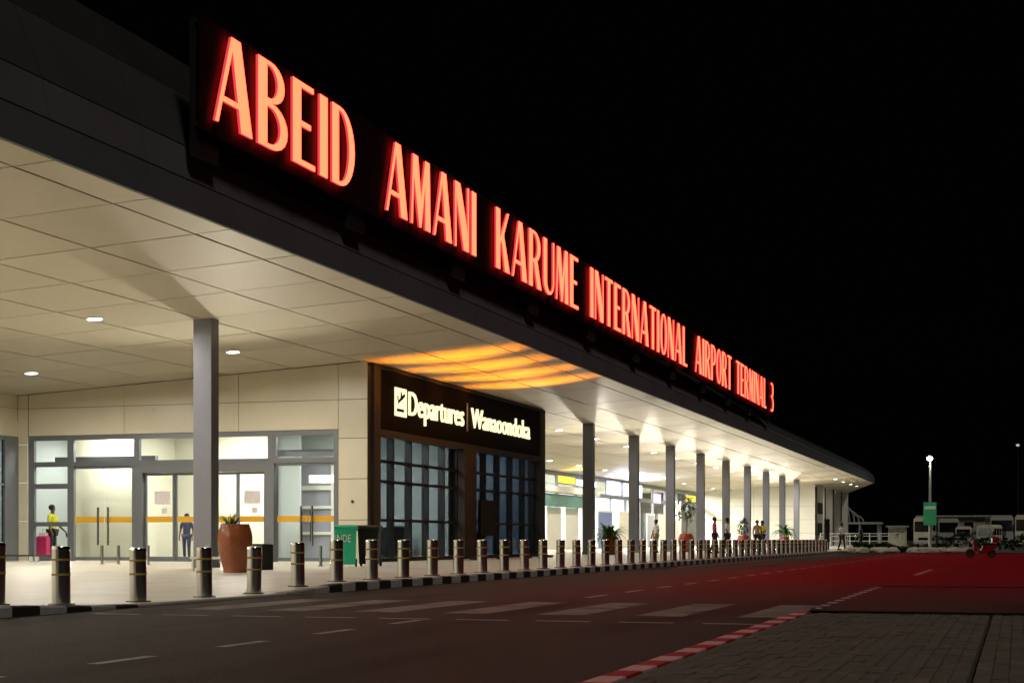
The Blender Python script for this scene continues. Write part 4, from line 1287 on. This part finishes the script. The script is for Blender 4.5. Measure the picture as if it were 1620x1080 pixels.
# walkway canopy with curved ribs
wc = thing('walkway_canopy', 'grey walkway canopy with curved roof ribs past the terminal end', 'canopy', (-18.0, 195, -.2))
MB().box(-2.6, 2.4, 0, 4, 2.75, 3.0).build('roof', M['bus_grey'], wc)
pm_ = MB().box(-.12, .12, -.12, .12, 0, 2.75).mesh('post', M['pole'])
for x, y in ((-2.3, .3), (-.1, .3), (2.1, .3), (-2.3, 3.7), (2.1, 3.7)): put('post', pm_, wc, loc=(x, y, 0))
for k in range(4):
    pts = [(-2.6 + .55 * k + 1.3 * math.sin(a), .3, 3.0 + (2.5 - .55 * k) * math.cos(a)) for a in [R(10 * i) for i in range(10)]]
    MB().tube(pts, .10, 6).build('rib', M['pole'], wc)
fe = thing('fence', 'grey metal fence below the walkway canopy', 'fence', (-13.5, 150, -.2))
fp = MB().box(-.05, .05, -.05, .05, 0, 1.5).mesh('post', M['pole'])
for k in range(9): put('post', fp, fe, loc=(-4.0 + .9 * k, 0, 0))
fb = MB().box(-4, 3.2, -.02, .02, -.03, .03).mesh('rail', M['pole'])
for z in (.3, .75, 1.2, 1.45): put('rail', fb, fe, loc=(0, 0, z))

# verge: pale stones, hedge
vg = MB().quad((-10.0, 97.0, -.10), (60, 97.0, -.10), (60, 175, -.10), (-10, 175, -.10))
vg.build('verge', M['earth'], kind='structure')
def rock_mesh(seed):
    rnd = random.Random(seed)
    bm = bmesh.new()
    bmesh.ops.create_icosphere(bm, subdivisions=2, radius=.5)
    for v in bm.verts:
        v.co *= rnd.uniform(.82, 1.12)
        v.co.z *= .6
    me = bpy.data.meshes.new('stone'); bm.to_mesh(me); bm.free()
    me.materials.append(M['rock'])
    return me
rks = [rock_mesh(i) for i in range(4)]
for k, (t, s) in enumerate(((-9.6, 98.5), (-8.9, 98.2), (-7.9, 98.6), (-7.2, 98.3), (-5.9, 98.6), (-5.1, 98.2), (-4.3, 98.5), (-3.6, 98.3), (-2.8, 98.5))):
    o = put('stone', rks[k % 4], None, loc=(t, s, -.02))
    o.rotation_euler.z = k * 1.3; o.scale = (1.1 + .3 * (k % 3), .8, .9)
    tag(o, 'pale rounded stone on the far road edge, %s of the row from the terminal end' % ('first', 'second', 'third', 'fourth', 'fifth', 'sixth', 'seventh', 'eighth', 'ninth')[k], 'stone', 'pale stones edging the far verge')
def hedge(label, t0, t1, s, h):
    rnd = random.Random(int(s * 7))
    mb = MB()
    for i in range(1500):
        x = rnd.uniform(t0, t1); y = s + rnd.uniform(-.7, .7)
        top = h * (.75 + .25 * math.sin(x * 2.1) * math.cos(x * .9))
        z = top * math.sqrt(rnd.random())
        a = rnd.uniform(0, 6.28); q = rnd.uniform(.08, .17)
        d = Vector((math.cos(a), math.sin(a), rnd.uniform(-.8, .8))) * q
        e_ = Vector((-math.sin(a), math.cos(a), rnd.uniform(-.5, .5))) * q * .6
        c = Vector((x, y, z - .12))
        mb.add([c - d, c + e_, c + d, c - e_], [(0, 1, 2, 3)])
    o = mb.build('hedge', M['hedge'])
    tag(o, label, 'hedge', 'low hedges on the far verge')
hedge('low dark hedge behind the pale stones under the green sign', -9.8, -6.0, 101.5, .65)
hedge('long dark hedge behind the red scooter', -5.8, 3.0, 118, 1.35)

# red scooter on the far side of the road
st = thing('scooter', 'red motor scooter parked side-on at the far road edge', 'scooter', (-1.5, 73.5, ZR))
def wheel_at(x):
    tm = MB()
    n, k = 18, 8
    vs = [(x + (.20 + .055 * math.cos(2 * math.pi * j / k)) * math.cos(2 * math.pi * i / n), .055 * math.sin(2 * math.pi * j / k), .255 + (.20 + .055 * math.cos(2 * math.pi * j / k)) * math.sin(2 * math.pi * i / n)) for i in range(n) for j in range(k)]
    tm.add(vs, [(i * k + j, ((i + 1) % n) * k + j, ((i + 1) % n) * k + (j + 1) % k, i * k + (j + 1) % k) for i in range(n) for j in range(k)])
    w_ = tm.build('wheel', M['rubber'], st, smooth=True)
    rm = MB().lathe([(.15, -.03), (.15, .03)], 14); rm.v = [(x + a, c_, .255 + b_) for a, b_, c_ in rm.v]
    rm.build('rim', M['steel_dark'], w_)
wheel_at(-.62); wheel_at(.60)
MB().prism([(-.20, .30), (.10, .26), (.55, .38), (.85, .62), (.78, .74), (.10, .70), (-.02, .42), (-.20, .40)], 'y', -.15, .15).build('body', M['scooter_red'], st)
MB().prism([(-.36, .38), (-.20, .36), (-.28, .86), (-.36, .96), (-.46, .92), (-.44, .6)], 'y', -.20, .20).build('leg_shield', M['scooter_red'], st)
MB().rbox(-.02, .82, -.14, .14, .72, .83, .04).build('seat', M['black_plastic'], st)
MB().tube([(-.62, 0, .255), (-.44, 0, .80), (-.38, 0, 1.02)], .03).tube([(-.34, -.32, 1.04), (-.40, 0, 1.02), (-.34, .32, 1.04)], .02).build('handlebar', M['steel_dark'], st)
MB().ball((-.50, 0, .86), .09, 10, 6).build('headlight', M['sign_pale'], st, smooth=True)
MB().prism([(-.86, .40), (-.70, .53), (-.50, .50), (-.44, .40), (-.60, .44)], 'y', -.07, .07).build('mudguard', M['scooter_red'], st)
MB().rbox(.60, .98, -.17, .17, .86, 1.14, .03).build('top_box', M['scooter_red'], st)
st.rotation_euler.z = R(15)
st.scale = (.78,) * 3
